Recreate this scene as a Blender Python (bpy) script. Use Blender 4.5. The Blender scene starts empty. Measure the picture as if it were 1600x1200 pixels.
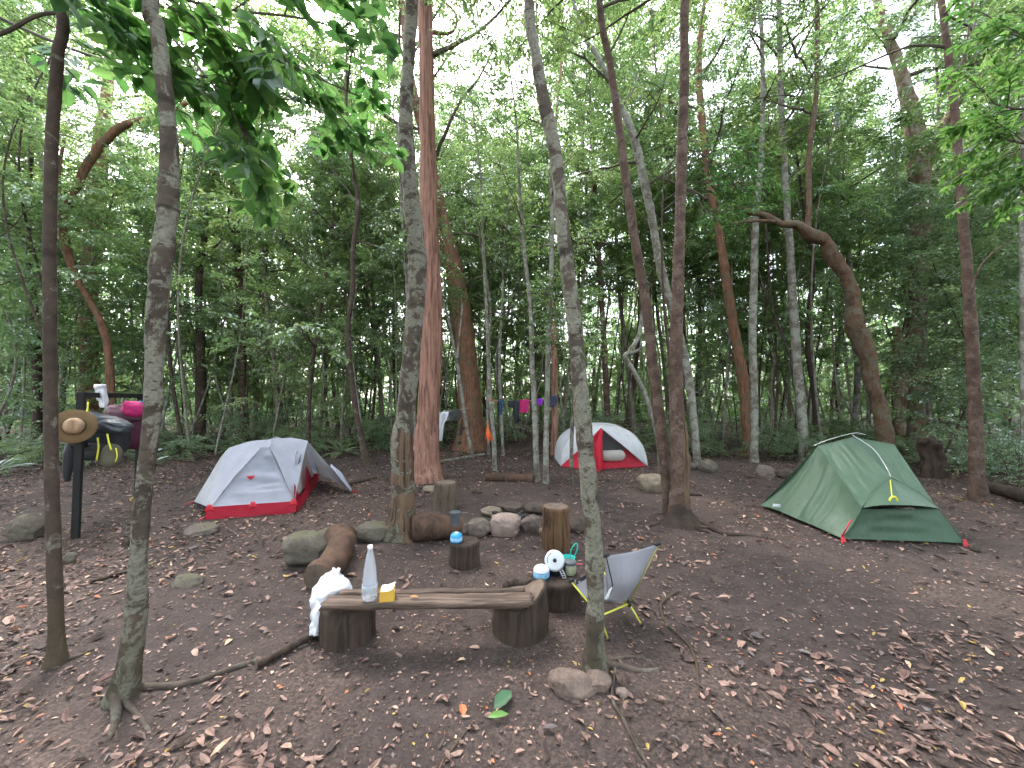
import bpy, math, random
import numpy as np
from mathutils import Vector, Matrix

R = math.radians
PI = math.pi
SC = bpy.context.scene
COL = SC.collection

# ------------------------------------------------------------------ camera, sky, sun, exposure
CAM_H, FPX, PITCH = 1.5, 600.0, R(2.1)
cam_d = bpy.data.cameras.new('camera')
cam_d.sensor_width = 36.0
cam_d.lens = 36.0 * FPX / 1600.0
cam_d.clip_start, cam_d.clip_end = 0.05, 2000
cam = bpy.data.objects.new('camera', cam_d)
COL.objects.link(cam)
cam.location = (0, 0, CAM_H)
cam.rotation_euler = (R(90) + PITCH, 0, 0)
SC.camera = cam

SUN_EL, SUN_AZ = R(52), R(-28)          # azimuth measured from +Y towards +X
world = bpy.data.worlds.new('World')
SC.world = world
world.use_nodes = True
wn = world.node_tree
wn.nodes.clear()
sky = wn.nodes.new('ShaderNodeTexSky')
sky.sky_type = 'NISHITA'
sky.sun_disc = False
sky.sun_elevation = SUN_EL
sky.sun_rotation = SUN_AZ
sky.air_density, sky.dust_density, sky.ozone_density = 1.0, 3.0, 1.0
hs = wn.nodes.new('ShaderNodeHueSaturation')
hs.inputs['Saturation'].default_value = 0.42
bgn = wn.nodes.new('ShaderNodeBackground')
bgn.inputs['Strength'].default_value = 0.15
wo = wn.nodes.new('ShaderNodeOutputWorld')
wn.links.new(sky.outputs[0], hs.inputs['Color'])
wn.links.new(hs.outputs[0], bgn.inputs['Color'])
wn.links.new(bgn.outputs[0], wo.inputs['Surface'])
sun_d = bpy.data.lights.new('sun', 'SUN')
sun_d.energy = 1.5
sun_d.angle = R(25)
sun_d.color = (1.0, 0.96, 0.91)
sun = bpy.data.objects.new('sun', sun_d)
COL.objects.link(sun)
sd = Vector((math.sin(SUN_AZ) * math.cos(SUN_EL), math.cos(SUN_AZ) * math.cos(SUN_EL), math.sin(SUN_EL)))
sun.rotation_euler = sd.to_track_quat('Z', 'Y').to_euler()
sun.location = (-8, 14, 24)
SC.view_settings.view_transform = 'Standard'
SC.view_settings.look = 'None'
SC.view_settings.exposure = 3.15
SC.view_settings.gamma = 1.0
SC.view_settings.use_curve_mapping = False
cy = SC.cycles
cy.use_denoising = True
cy.use_adaptive_sampling = True
cy.adaptive_threshold = 0.02
cy.max_bounces = 10
cy.diffuse_bounces = 8
cy.glossy_bounces = 3
cy.transmission_bounces = 6
cy.transparent_max_bounces = 6
cy.sample_clamp_indirect = 6
cy.caustics_reflective = cy.caustics_refractive = False

# ------------------------------------------------------------------ small maths
def sstep(a, b, x):
    t = np.clip((np.asarray(x, float) - a) / (b - a), 0, 1)
    return t * t * (3 - 2 * t)

def _hash(i, j, k, seed):
    h = (i * 374761393 + j * 668265263 + k * 2147483647 % 4294967291 + k * 1274126177 + seed * 144665) & 0xffffffff
    h = ((h ^ (h >> 13)) * 1274126177) & 0xffffffff
    return ((h ^ (h >> 16)) & 0xffff) / 65535.0

def vnoise(P, seed=0):
    """value noise in -1..1 for an (n,3) array"""
    P = np.asarray(P, float)
    f = np.floor(P); d = P - f; i = f.astype(np.int64); d = d * d * (3 - 2 * d)
    out = 0
    for a in (0, 1):
        wa = d[:, 0] if a else 1 - d[:, 0]
        for b in (0, 1):
            wb = d[:, 1] if b else 1 - d[:, 1]
            for c in (0, 1):
                wc = d[:, 2] if c else 1 - d[:, 2]
                out = out + wa * wb * wc * _hash(i[:, 0] + a, i[:, 1] + b, i[:, 2] + c, seed)
    return out * 2 - 1

def fbm(P, seed=0, oct=3):
    s, a, P = 0, 1.0, np.asarray(P, float)
    for o in range(oct):
        s = s + a * vnoise(P, seed + o * 17); a *= .5; P = P * 2.03 + 11.3
    return s

def gz_arr(x, y):
    x = np.asarray(x, float); y = np.asarray(y, float)
    P = np.stack([x * .35, y * .35, x * 0], -1)
    P2 = np.stack([x * 1.3, y * 1.3, x * 0 + 5], -1)
    r = np.hypot(x, y - 2)
    return .05 * vnoise(P, 3) * sstep(1, 6, r) + .016 * vnoise(P2, 5) + .25 * vnoise(P * .5, 9) * sstep(12, 30, r) + .25 * sstep(9, 26, r)

def gz(x, y):
    return float(gz_arr([x], [y])[0])

def ray(px, py):
    u, v = (px - 800) / FPX, (600 - py) / FPX
    c, s = math.cos(PITCH), math.sin(PITCH)
    return np.array([u, c - v * s, s + v * c])

def at(px, py, Y):
    """world point seen at pixel (1600x1200 frame) on the plane y = Y"""
    d = ray(px, py); t = Y / d[1]
    return np.array([0, 0, CAM_H]) + d * t

def gp(px, py):
    """ground point seen at a pixel"""
    d = ray(px, py); g = 0.0
    for _ in range(12):
        t = (g - CAM_H) / d[2]; g = gz(d[0] * t, d[1] * t)
    p = np.array([0, 0, CAM_H]) + d * t
    p[2] = g
    return p

def norm(v):
    v = np.asarray(v, float)
    return v / (np.linalg.norm(v, axis=-1, keepdims=True) + 1e-12)

# ------------------------------------------------------------------ objects
def tag(o, label=None, cat=None, group=None, kind=None):
    if label: o['label'] = label
    if cat: o['category'] = cat
    if group: o['group'] = group
    if kind: o['kind'] = kind
    return o

def thing(name, label, cat, loc=(0, 0, 0), rz=0.0, group=None):
    o = bpy.data.objects.new(name, None)
    COL.objects.link(o)
    o.empty_display_size = .1
    o.location = tuple(float(c) for c in loc)
    o.rotation_euler = (0, 0, rz)
    return tag(o, label, cat, group)

def link(name, me, parent=None):
    o = bpy.data.objects.new(name, me)
    COL.objects.link(o)
    if parent is not None: o.parent = parent
    return o

def mesh_np(name, V, F, mats, midx=None, smooth=True):
    """V (n,3); F list of index arrays (each (m,k)); mats list"""
    me = bpy.data.meshes.new(name)
    V = np.asarray(V, np.float32)
    me.vertices.add(len(V)); me.vertices.foreach_set('co', V.ravel())
    sizes = np.concatenate([np.full(len(f), f.shape[1], np.int32) for f in F])
    loops = np.concatenate([np.asarray(f, np.int32).ravel() for f in F])
    me.loops.add(len(loops)); me.loops.foreach_set('vertex_index', loops)
    me.polygons.add(len(sizes))
    st = np.concatenate([[0], np.cumsum(sizes)[:-1]]).astype(np.int32)
    me.polygons.foreach_set('loop_start', st); me.polygons.foreach_set('loop_total', sizes)
    if midx is not None: me.polygons.foreach_set('material_index', np.asarray(midx, np.int32))
    me.polygons.foreach_set('use_smooth', np.full(len(sizes), bool(smooth)))
    for m in (mats if isinstance(mats, (list, tuple)) else [mats]): me.materials.append(m)
    me.update(calc_edges=True)
    return me

class MB:
    """collects geometry with numpy and links it as ONE mesh"""
    def __init__(s): s.V = []; s.F = {}; s.n = 0; s.order = []
    def add(s, V, F, m=0):
        V = np.asarray(V, float).reshape(-1, 3)
        for f in (F if isinstance(F, list) else [F]):
            f = np.asarray(f, int)
            if f.size: s.order.append((f + s.n, m))
        s.V.append(V); s.n += len(V)
        return s
    def mesh(s, name, mats, smooth=True):
        V = np.concatenate(s.V)
        F = [f for f, _ in s.order]
        mi = np.concatenate([np.full(len(f), m) for f, m in s.order])
        return mesh_np(name, V, F, mats, mi, smooth)
    def build(s, name, mats, parent=None, smooth=True):
        o = link(name, s.mesh(name, mats, smooth), parent)
        return o

def grid_faces(nu, nv, wrap_u=False):
    """verts laid out [v][u]"""
    u = np.arange(nu if wrap_u else nu - 1); v = np.arange(nv - 1)
    U, W = np.meshgrid(u, v)
    a = (W * nu + U).ravel(); b = (W * nu + (U + 1) % nu).ravel()
    return np.stack([a, b, b + nu, a + nu], -1)

def catmull(P, n):
    P = np.asarray(P, float)
    if len(P) == 2:
        t = np.linspace(0, 1, n)[:, None]; return P[0] * (1 - t) + P[1] * t
    Q = np.vstack([2 * P[0] - P[1], P, 2 * P[-1] - P[-2]])
    t = np.linspace(0, len(P) - 1 - 1e-9, n); i = t.astype(int); f = (t - i)[:, None]
    a, b, c, d = Q[i], Q[i + 1], Q[i + 2], Q[i + 3]
    return .5 * ((2 * b) + (c - a) * f + (2 * a - 5 * b + 4 * c - d) * f ** 2 + (3 * b - a - 3 * c + d) * f ** 3)

def tube(path, rad, sides=8, cap=True, lump=0.0, lfreq=6.0, seed=0, flare=None, fine=None):
    path = np.asarray(path, float); n = len(path)
    rad = np.full(n, rad, float) if np.isscalar(rad) else np.asarray(rad, float)
    T = norm(np.gradient(path, axis=0))
    up = np.array([0, 0, 1.]) if abs(T[0][2]) < .9 else np.array([0, 1., 0])
    X = np.zeros_like(path); x = norm(np.cross(up, T[0]))
    for i in range(n):
        x = norm(x - T[i] * np.dot(x, T[i])); X[i] = x
    Y = np.cross(T, X)
    th = np.arange(sides) / sides * 2 * PI
    c, s = np.cos(th), np.sin(th)
    rr = rad[:, None] * np.ones(sides)[None]
    if flare is not None:          # flare: list of (angle, amount) lobes near the foot
        h = np.concatenate([[0], np.cumsum(np.linalg.norm(np.diff(path, axis=0), axis=1))])
        for ang, amt, hh in flare:
            lobe = np.exp(-((np.angle(np.exp(1j * (th - ang)))) / .42) ** 2)
            rr = rr + amt * lobe[None] * np.exp(-h / hh)[:, None]
    V = path[:, None] + rr[..., None] * (X[:, None] * c[None, :, None] + Y[:, None] * s[None, :, None])
    V = V.reshape(-1, 3)
    if lump:
        ctr = np.repeat(path, sides, 0); dv = norm(V - ctr)
        V = V + dv * (fbm(V * lfreq + seed * 3.7, seed, 3) * lump * rr.ravel())[:, None]
        if fine: V = V + dv * (fbm(V * np.asarray(fine[:3]), seed + 9, 3) * fine[3] * rr.ravel())[:, None]
    F = [grid_faces(sides, n, True)]
    if cap:
        k = len(V)
        V = np.vstack([V, path[0], path[-1]])
        i = np.arange(sides); j = (i + 1) % sides
        F.append(np.stack([j, i, np.full(sides, k)], -1))
        o = (n - 1) * sides
        F.append(np.stack([o + i, o + j, np.full(sides, k + 1)], -1))
    return V, F

def box(c, s, rot=None):
    c = np.asarray(c, float); s = np.asarray(s, float) / 2
    V = np.array([[x, y, z] for z in (-1, 1) for y in (-1, 1) for x in (-1, 1)]) * s
    if rot is not None: V = V @ np.asarray(rot).T
    F = np.array([[0, 2, 3, 1], [4, 5, 7, 6], [0, 1, 5, 4], [2, 6, 7, 3], [0, 4, 6, 2], [1, 3, 7, 5]])
    return V + c, F

def rotz(a):
    return np.array([[math.cos(a), -math.sin(a), 0], [math.sin(a), math.cos(a), 0], [0, 0, 1]])

def lathe(prof, n=24, c=(0, 0, 0)):
    """prof: list of (r, z)"""
    prof = np.asarray(prof, float); th = np.arange(n) / n * 2 * PI
    V = np.stack([prof[:, 0][:, None] * np.cos(th), prof[:, 0][:, None] * np.sin(th), np.repeat(prof[:, 1][:, None], n, 1)], -1).reshape(-1, 3)
    return V + np.asarray(c), grid_faces(n, len(prof), True)

# ------------------------------------------------------------------ materials
class NT:
    def __init__(s, name):
        s.m = bpy.data.materials.new(name); s.m.use_nodes = True
        s.t = s.m.node_tree; s.t.nodes.clear()
        s.out = s.t.nodes.new('ShaderNodeOutputMaterial')
    def n(s, typ, **kw):
        nd = s.t.nodes.new(typ)
        for k, v in kw.items(): setattr(nd, k, v)
        return nd
    def l(s, a, b): s.t.links.new(a, b)
    def coord(s, scale=(1, 1, 1), kind='Object', loc=(0, 0, 0)):
        tc = s.n('ShaderNodeTexCoord'); mp = s.n('ShaderNodeMapping')
        mp.inputs['Scale'].default_value = scale; mp.inputs['Location'].default_value = loc
        s.l(tc.outputs[kind], mp.inputs['Vector']); return mp.outputs[0]
    def noise(s, vec, scale, detail=4, rough=.55, dist=0):
        nd = s.n('ShaderNodeTexNoise'); nd.inputs['Scale'].default_value = scale
        nd.inputs['Detail'].default_value = detail; nd.inputs['Roughness'].default_value = rough
        nd.inputs['Distortion'].default_value = dist
        s.l(vec, nd.inputs['Vector']); return nd.outputs['Fac']
    def ramp(s, fac, stops, interp='LINEAR'):
        nd = s.n('ShaderNodeValToRGB'); cr = nd.color_ramp; cr.interpolation = interp
        while len(cr.elements) < len(stops): cr.elements.new(.5)
        for e, (p, c) in zip(cr.elements, stops):
            e.position = p; e.color = (*c, 1) if len(c) == 3 else c
        s.l(fac, nd.inputs[0]); return nd.outputs[0]
    def mix(s, fac, a, b, mode='MIX'):
        nd = s.n('ShaderNodeMix', data_type='RGBA', blend_type=mode)
        for v, i in ((fac, 0), (a, 6), (b, 7)):
            if hasattr(v, 'links'): s.l(v, nd.inputs[i])
            elif i == 0: nd.inputs[0].default_value = v
            else: nd.inputs[i].default_value = (*v, 1)
        return nd.outputs[2]
    def bump(s, h, strength=.5, dist=.01, prev=None):
        nd = s.n('ShaderNodeBump'); nd.inputs['Strength'].default_value = strength
        nd.inputs['Distance'].default_value = dist; s.l(h, nd.inputs['Height'])
        if prev is not None: s.l(prev, nd.inputs['Normal'])
        return nd.outputs[0]
    def pbr(s, col, rough=.7, bump=None, spec=.4, **kw):
        p = s.n('ShaderNodeBsdfPrincipled')
        for v, k in ((col, 'Base Color'), (rough, 'Roughness')):
            if hasattr(v, 'links'): s.l(v, p.inputs[k])
            else: p.inputs[k].default_value = (*v, 1) if k == 'Base Color' else v
        p.inputs['Specular IOR Level'].default_value = spec
        for k, v in kw.items(): p.inputs[k.replace('_', ' ')].default_value = v
        if bump is not None: s.l(bump, p.inputs['Normal'])
        s.l(p.outputs[0], s.out.inputs['Surface']); return p
    def math(s, op, a, b=None, clamp=False):
        nd = s.n('ShaderNodeMath', operation=op, use_clamp=clamp)
        for v, i in ((a, 0), (b, 1)):
            if v is None: continue
            if hasattr(v, 'links'): s.l(v, nd.inputs[i])
            else: nd.inputs[i].default_value = v
        return nd.outputs[0]

def simple(name, c, rough=.7, spec=.4, var=.25, scale=6, bump=.2, bd=.004, **kw):
    n = NT(name); v = n.coord()
    f = n.noise(v, scale, 5)
    c = np.array(c)
    col = n.ramp(f, [(.3, tuple(c * (1 - var))), (.7, tuple(np.minimum(c * (1 + var), 1)))])
    b = n.bump(n.noise(v, scale * 6, 4), bump, bd)
    n.pbr(col, rough, b, spec, **kw)
    return n.m

def leaf_mat(name, cols, trans, tint=1.0, mixf=.48, gloss=.25):
    n = NT(name)
    g = n.n('ShaderNodeNewGeometry')
    oi = n.n('ShaderNodeObjectInfo')
    r = g.outputs['Random Per Island']
    col = n.ramp(r, [(i / max(1, len(cols) - 1), c) for i, c in enumerate(cols)])
    tcol = n.ramp(r, [(i / max(1, len(trans) - 1), c) for i, c in enumerate(trans)])
    v = n.coord()
    cl = n.noise(v, 1.3, 2)
    shift = n.ramp(cl, [(.3, (.72, .8, .85)), (.7, (1.2, 1.15, .95))])
    ob = n.ramp(oi.outputs['Random'], [(0, (.8, .88, .9)), (.5, (1, 1, 1)), (1, (1.3, 1.15, .9))])
    col = n.mix(1, n.mix(1, col, shift, 'MULTIPLY'), ob, 'MULTIPLY')
    tcol = n.mix(1, n.mix(1, tcol, shift, 'MULTIPLY'), ob, 'MULTIPLY')
    d = n.n('ShaderNodeBsdfDiffuse'); t = n.n('ShaderNodeBsdfTranslucent'); gl = n.n('ShaderNodeBsdfGlossy')
    gl.inputs['Roughness'].default_value = .38; gl.inputs['Color'].default_value = (.9, .95, 1, 1)
    for c_, sh_ in ((col, d), (tcol, t)):
        h_ = n.n('ShaderNodeHueSaturation'); h_.inputs['Saturation'].default_value = .84; n.l(c_, h_.inputs['Color']); n.l(h_.outputs[0], sh_.inputs[0])
    m1 = n.n('ShaderNodeMixShader'); m1.inputs[0].default_value = mixf
    n.l(d.outputs[0], m1.inputs[1]); n.l(t.outputs[0], m1.inputs[2])
    fr = n.n('ShaderNodeFresnel'); fr.inputs[0].default_value = 1.4
    f = n.math('MULTIPLY', fr.outputs[0], gloss * 1.2)
    m2 = n.n('ShaderNodeMixShader'); n.l(f, m2.inputs[0])
    n.l(m1.outputs[0], m2.inputs[1]); n.l(gl.outputs[0], m2.inputs[2])
    n.l(m2.outputs[0], n.out.inputs['Surface'])
    return n.m

def bark_mat(name, base, dark, lichen=None, lich_amt=.5, band=.0, fibre=0.0, moss=None, scars=None, rough=.85, bumps=.6, scale=1.0):
    """plain bark in two tones, optional lichen patches, horizontal rings, vertical fibres, moss near the foot"""
    n = NT(name)
    v = n.coord((scale, scale, scale)); vf = n.coord((22 * scale, 22 * scale, 1.6 * scale)); vb = n.coord((2.5 * scale, 2.5 * scale, 14 * scale))
    f1 = n.noise(v, 7, 6, .65)
    col = n.ramp(f1, [(.32, dark), (.62, base)])
    hgt = n.noise(v, 38, 5, .7)
    if fibre:
        ff = n.noise(vf, 1.0, 5, .6, .6)
        col = n.mix(fibre, col, n.ramp(ff, [(.38, tuple(np.array(dark) * .75)), (.5, base), (.68, tuple(np.minimum(np.array(base) * 1.45, 1)))]))
        hgt = ff
    if lichen is not None:
        fl = n.noise(v, 5.2, 7, .72, .5)
        msk = n.ramp(fl, [(.56 - lich_amt * .16, (0, 0, 0)), (.60 - lich_amt * .16, (1, 1, 1))])
        lc = n.ramp(n.noise(v, 60, 3), [(.35, tuple(np.array(lichen) * .62)), (.6, lichen)])
        col = n.mix(n.math('MULTIPLY', msk, .85), col, lc)
    if scars:
        fs = n.noise(n.coord((scale * 1.0, scale * 1.0, scale * 1.7)), 6.5, 6, .75, .8)
        col = n.mix(n.ramp(fs, [(.30, (.95, .95, .95)), (.37, (0, 0, 0))]), col, scars)
        vs = n.n('ShaderNodeTexVoronoi'); vs.inputs['Scale'].default_value = 13; n.l(n.coord((scale, scale, scale * 2.4)), vs.inputs['Vector'])
        col = n.mix(n.ramp(vs.outputs['Distance'], [(.10, (.8, .8, .8)), (.2, (0, 0, 0))]), col, tuple(np.array(dark) * .7))
    if band:
        fb = n.noise(vb, 1.0, 4, .6, .35)
        mk = n.ramp(fb, [(.30, (1, 1, 1)), (.40, (0, 0, 0))])
        col = n.mix(n.math('MULTIPLY', mk, band), col, tuple(np.array(dark) * .6))
        hgt = n.math('ADD', hgt, n.math('MULTIPLY', fb, 1.2))
    if moss is not None:
        tc = n.n('ShaderNodeTexCoord'); sx = n.n('ShaderNodeSeparateXYZ'); n.l(tc.outputs['Object'], sx.inputs[0])
        mz = n.math('SUBTRACT', n.math('ADD', .55, n.noise(v, 4, 4)), n.math('MULTIPLY', sx.outputs['Z'], 1.1), True)
        mz = n.ramp(mz, [(.5, (0, 0, 0)), (.8, (1, 1, 1))])
        col = n.mix(n.math('MULTIPLY', mz, .4), col, moss)
    b = n.bump(hgt, bumps, .012)
    n.pbr(col, rough, b, .25)
    return n.m

M = {}
M['pale'] = bark_mat('mottled_grey_bark', (.095, .072, .057), (.042, .031, .026), lichen=(.235, .22, .18), lich_amt=.55, band=.75, scars=(.055, .034, .027), moss=(.075, .065, .04))
M['pale2'] = bark_mat('pale_bark', (.20, .175, .145), (.10, .085, .07), lichen=(.34, .335, .295), lich_amt=.5, band=.5, scars=(.10, .07, .055))
M['brown'] = bark_mat('brown_bark', (.085, .058, .047), (.042, .030, .025), band=.5, lichen=(.2, .18, .15), lich_amt=.0, moss=(.10, .08, .045))
M['redbrown'] = bark_mat('red_brown_bark', (.115, .070, .055), (.052, .033, .027), lichen=(.17, .12, .10), lich_amt=.3, band=.7, scars=(.055, .035, .03))
M['stringy'] = bark_mat('fibrous_red_bark', (.29, .15, .115), (.15, .075, .058), fibre=.8, bumps=1.0)
M['rusty'] = bark_mat('rusty_bark', (.22, .105, .066), (.075, .045, .032), fibre=.5, lichen=(.13, .12, .075), lich_amt=.15)
M['dark'] = bark_mat('dark_wet_bark', (.062, .042, .034), (.028, .02, .017), band=.3)
M['root'] = bark_mat('bare_root_bark', (.105, .08, .066), (.045, .034, .029), lichen=(.16, .14, .12), lich_amt=.2)
M['twig'] = simple('twig_wood', (.09, .07, .055), .85, var=.4)
M['gnarled'] = bark_mat('gnarled_mottled_bark', (.15, .082, .052), (.055, .036, .027), fibre=.3, lichen=(.15, .125, .09), lich_amt=.4, scars=(.04, .025, .02), band=.5, bumps=1.0)
M['oldtrunk'] = bark_mat('old_pale_brown_bark', (.20, .12, .08), (.08, .05, .037), fibre=.3, lichen=(.30, .26, .21), lich_amt=.45, bumps=1.0)
M['greytrunk'] = bark_mat('grey_far_bark', (.22, .18, .145), (.11, .09, .07), lichen=(.32, .31, .27), lich_amt=.3)

G1 = [(.040, .075, .024), (.060, .105, .032), (.085, .13, .042), (.12, .155, .05), (.05, .09, .035)]
T1 = [(.17, .34, .07), (.23, .42, .09), (.31, .48, .12), (.19, .37, .08)]
G2 = [(.09, .14, .07), (.13, .19, .09), (.17, .23, .11), (.21, .26, .14)]
T2 = [(.25, .46, .17), (.32, .54, .21), (.40, .60, .25)]
M['leafA'] = leaf_mat('forest_leaf', G1, T1)  # upper-crown leaf, colour kept darker to tone down the open sky light
M['leafB'] = leaf_mat('grey_green_leaf', G2, T2)  # grey-green understorey leaf, lightened further to offset the shade there
M['leafC'] = leaf_mat('bright_leaf', [(.085, .165, .05), (.12, .215, .07), (.165, .25, .08), (.22, .25, .08)], [(.27, .51, .13), (.36, .59, .16), (.46, .61, .19)], mixf=.55)  # lightened leaf for dim lower and far wood, light put into colour
M['leafNear'] = leaf_mat('broad_glossy_leaf', [(.026, .07, .02), (.038, .095, .026), (.055, .12, .032)], [(.08, .26, .03), (.12, .34, .04), (.20, .42, .06)], mixf=.5, gloss=.10)
# ------------------------------------------------------------------ foliage generators
def leaf_geo(P, D, N, L, Wd, shape=4, fold=.25, droop=.15):
    """P base points, D directions, N normals, L lengths, Wd widths -> verts, faces"""
    n = len(P)
    D = norm(D); S = norm(np.cross(D, N)); N = np.cross(S, D)
    L = L[:, None]; Wd = Wd[:, None]
    if shape == 4:
        tip = P + D * L - N * L * droop
        l = P + D * L * .45 + S * Wd * .5 + N * Wd * fold
        r = P + D * L * .45 - S * Wd * .5 + N * Wd * fold
        V = np.stack([P, r, tip, l], 1).reshape(-1, 3)
        b = np.arange(n)[:, None] * 4
        F = [np.concatenate([b + np.array([[0, 1, 2]]), b + np.array([[0, 2, 3]])])]
        return V, F
    # eight-vertex broad leaf, midrib with two side rows
    t1, t2 = .3, .68
    pts = [P, P + D * L * t1, P + D * L * t2 - N * L * droop * .4, P + D * L - N * L * droop]
    l1 = pts[1] + S * Wd * .46 + N * Wd * fold; r1 = pts[1] - S * Wd * .46 + N * Wd * fold
    l2 = pts[2] + S * Wd * .42 + N * Wd * fold; r2 = pts[2] - S * Wd * .42 + N * Wd * fold
    V = np.stack(pts + [l1, r1, l2, r2], 1).reshape(-1, 3)
    b = np.arange(n)[:, None] * 8
    T = np.concatenate([b + np.array([[0, 1, 4]]), b + np.array([[0, 5, 1]]), b + np.array([[2, 3, 6]]), b + np.array([[2, 7, 3]])])
    Q = np.concatenate([b + np.array([[1, 2, 6, 4]]), b + np.array([[1, 5, 7, 2]])])
    return V, [T, Q]

def spray_template(rng, L=.6, step=.05, ntw=4, spread=.9, leafdir=.8):
    """one branchlet along +X: leaf bases, directions, normals and the twig lines"""
    P, D, N, TW = [], [], [], []
    def line(p0, d0, l):
        k = max(2, int(l / step)); d = np.array(d0, float); p = np.array(p0, float); pts = [p.copy()]
        side = 1
        for i in range(k):
            d = norm(d + np.array([0, 0, -.06]) + rng.normal(0, .05, 3)); p = p + d * step; pts.append(p.copy())
            s = norm(np.cross(d, [0, 0, 1])) * side; side = -side
            for rep in range(1 if rng.random() < .75 else 2):
                ld = norm(d * rng.uniform(.3, .9) + s * leafdir * rng.uniform(.6, 1.2) + np.array([0, 0, rng.uniform(-.5, .2)]))
                P.append(p + rng.normal(0, .006, 3)); D.append(ld)
                N.append(norm(np.array([0, 0, 1]) + rng.normal(0, .38, 3)))
        D.append(d); P.append(p); N.append(norm(np.array([0, 0, 1]) + rng.normal(0, .3, 3)))
        TW.append((pts[0], pts[len(pts) // 2], pts[-1]))
        return pts
    m = line((0, 0, 0), (1, 0, .12), L)
    for i in range(ntw):
        q = m[int(len(m) * (.15 + .7 * i / ntw))]
        a = rng.uniform(.5, 1.0) * (1 if i % 2 else -1) * spread
        line(q, (math.cos(a), math.sin(a), rng.uniform(-.1, .25)), L * rng.uniform(.35, .6))
    return np.array(P), np.array(D), np.array(N), TW

_rs = np.random.default_rng(11)
SPRAYS = [spray_template(_rs) for _ in range(7)]
SPRAYS_FINE = [spray_template(_rs, .6, .032, 5) for _ in range(5)]

def place_sprays(pos, dirs, scl, rng, leaf=(.09, .036), templates=SPRAYS, shape=4, twig=.003, fold=.2):
    mb = MB()
    PP, DD, NN, LL = [], [], [], []
    for p, d, s in zip(pos, dirs, scl):
        P, D, N, TW = templates[rng.integers(len(templates))]
        X = norm(np.asarray(d, float)); Y = norm(np.cross([0, 0, 1], X) + 1e-6); Z = np.cross(X, Y)
        a = rng.normal(0, .35); Y, Z = Y * math.cos(a) + Z * math.sin(a), Z * math.cos(a) - Y * math.sin(a)
        B = np.stack([X, Y, Z])
        PP.append(P @ B * s + p); DD.append(D @ B); NN.append(N @ B)
        LL.append(np.full(len(P), s ** .5))
        if twig:
            for tw in TW[:3]:
                q = np.array(tw) @ B * s + p
                V, F = tube(q, [twig * s * 1.4, twig * s, twig * s * .5], 3, False)
                mb.add(V, F, 1)
    PP = np.concatenate(PP); DD = np.concatenate(DD); NN = np.concatenate(NN); LL = np.concatenate(LL)
    n = len(PP)
    L = leaf[0] * LL * rng.uniform(.65, 1.25, n); W = leaf[1] * LL * rng.uniform(.75, 1.2, n)
    V, F = leaf_geo(PP, DD, NN, L, W, shape, fold, .18)
    mb.add(V, F, 0)
    return mb

def build_crown(name, path, rad, z0, rng, nlimb=24, Lmax=3.0, nsub=4, step=.35, leaf=(.09, .036), leafm='leafA', barkm='twig',
                shape=4, top=True, up=(.15, .75), templates=SPRAYS, sscale=1.0, profile=None, scatter=1.0, parent=None):
    """limbs, branches and leafy sprays around the upper part of a trunk path (local coordinates)"""
    path = np.asarray(path, float)
    h = path[:, 2]
    pos, dirs, scl = [], [], []
    wood = MB()
    zs = np.linspace(z0, h[-1] * .985, nlimb)
    for i, z in enumerate(zs):
        z = z + rng.uniform(-.5, .5) * (zs[1] - zs[0] if nlimb > 1 else 0)
        k = int(np.clip(np.searchsorted(h, z), 1, len(path) - 1))
        base = path[k]
        t = (z - z0) / (h[-1] - z0 + 1e-6)
        pr = profile(t) if profile else (.55 + .45 * math.sin(PI * min(1, t * 1.25 + .15))) * (1 - .55 * t ** 3)
        L = Lmax * pr * rng.uniform(.6, 1.2)
        az = i * 2.4 + rng.uniform(-.5, .5)
        el = rng.uniform(*up) + t * .4
        d = np.array([math.cos(az) * math.cos(el), math.sin(az) * math.cos(el), math.sin(el)])
        n = max(4, int(L / .25)); pts = [base.copy()]
        for _ in range(n):
            d = norm(d + rng.normal(0, .13, 3) + np.array([0, 0, -.015])); pts.append(pts[-1] + d * L / n)
        pts = np.array(pts)
        r0 = min(rad[k] * .5, .012 + L * .013)
        V, F = tube(pts, np.linspace(r0, r0 * .25, len(pts)), 5, False); wood.add(V, F, 1)
        subs = [(pts[-1], norm(pts[-1] - pts[-2]), L * .3)]
        for j in range(nsub):
            f = rng.uniform(.25, .95); q = pts[int(f * (len(pts) - 1))]
            s = norm(np.cross(d, [0, 0, 1])) * rng.choice([-1, 1])
            sd = norm(d * rng.uniform(.3, .8) + s * rng.uniform(.5, 1.1) + np.array([0, 0, rng.uniform(-.25, .55)]))
            subs.append((q, sd, L * rng.uniform(.25, .5) * (1.2 - f * .5)))
        for q, sd, sl in subs:
            m = max(2, int(sl / step) + 1); pp = [q.copy()]; dd = sd.copy()
            for _ in range(m):
                dd = norm(dd + rng.normal(0, .18, 3)); pp.append(pp[-1] + dd * sl / m)
            pp = np.array(pp)
            V, F = tube(pp, np.linspace(r0 * .35, .004, len(pp)), 3, False); wood.add(V, F, 1)
            for a in range(1, len(pp)):
                pos.append(pp[a] + rng.normal(0, .05 * scatter, 3)); s = norm(np.cross(dd, [0, 0, 1])) * rng.choice([-1, 1])
                dirs.append(norm(dd * rng.uniform(.3, 1) + s * rng.uniform(0, .9) + rng.normal(0, .25, 3)))
                scl.append(sscale * rng.uniform(.7, 1.25))
    mb = place_sprays(pos, dirs, scl, rng, leaf, templates, shape)
    for v, (f, m) in zip([None], [(None, None)]): pass
    off = mb.n
    V = np.concatenate(wood.V); mb.V.append(V)
    for f, m in wood.order: mb.order.append((f + off, m))
    mb.n += len(V)
    return mb.mesh(name, [M[leafm], M[barkm]], False)

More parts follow.
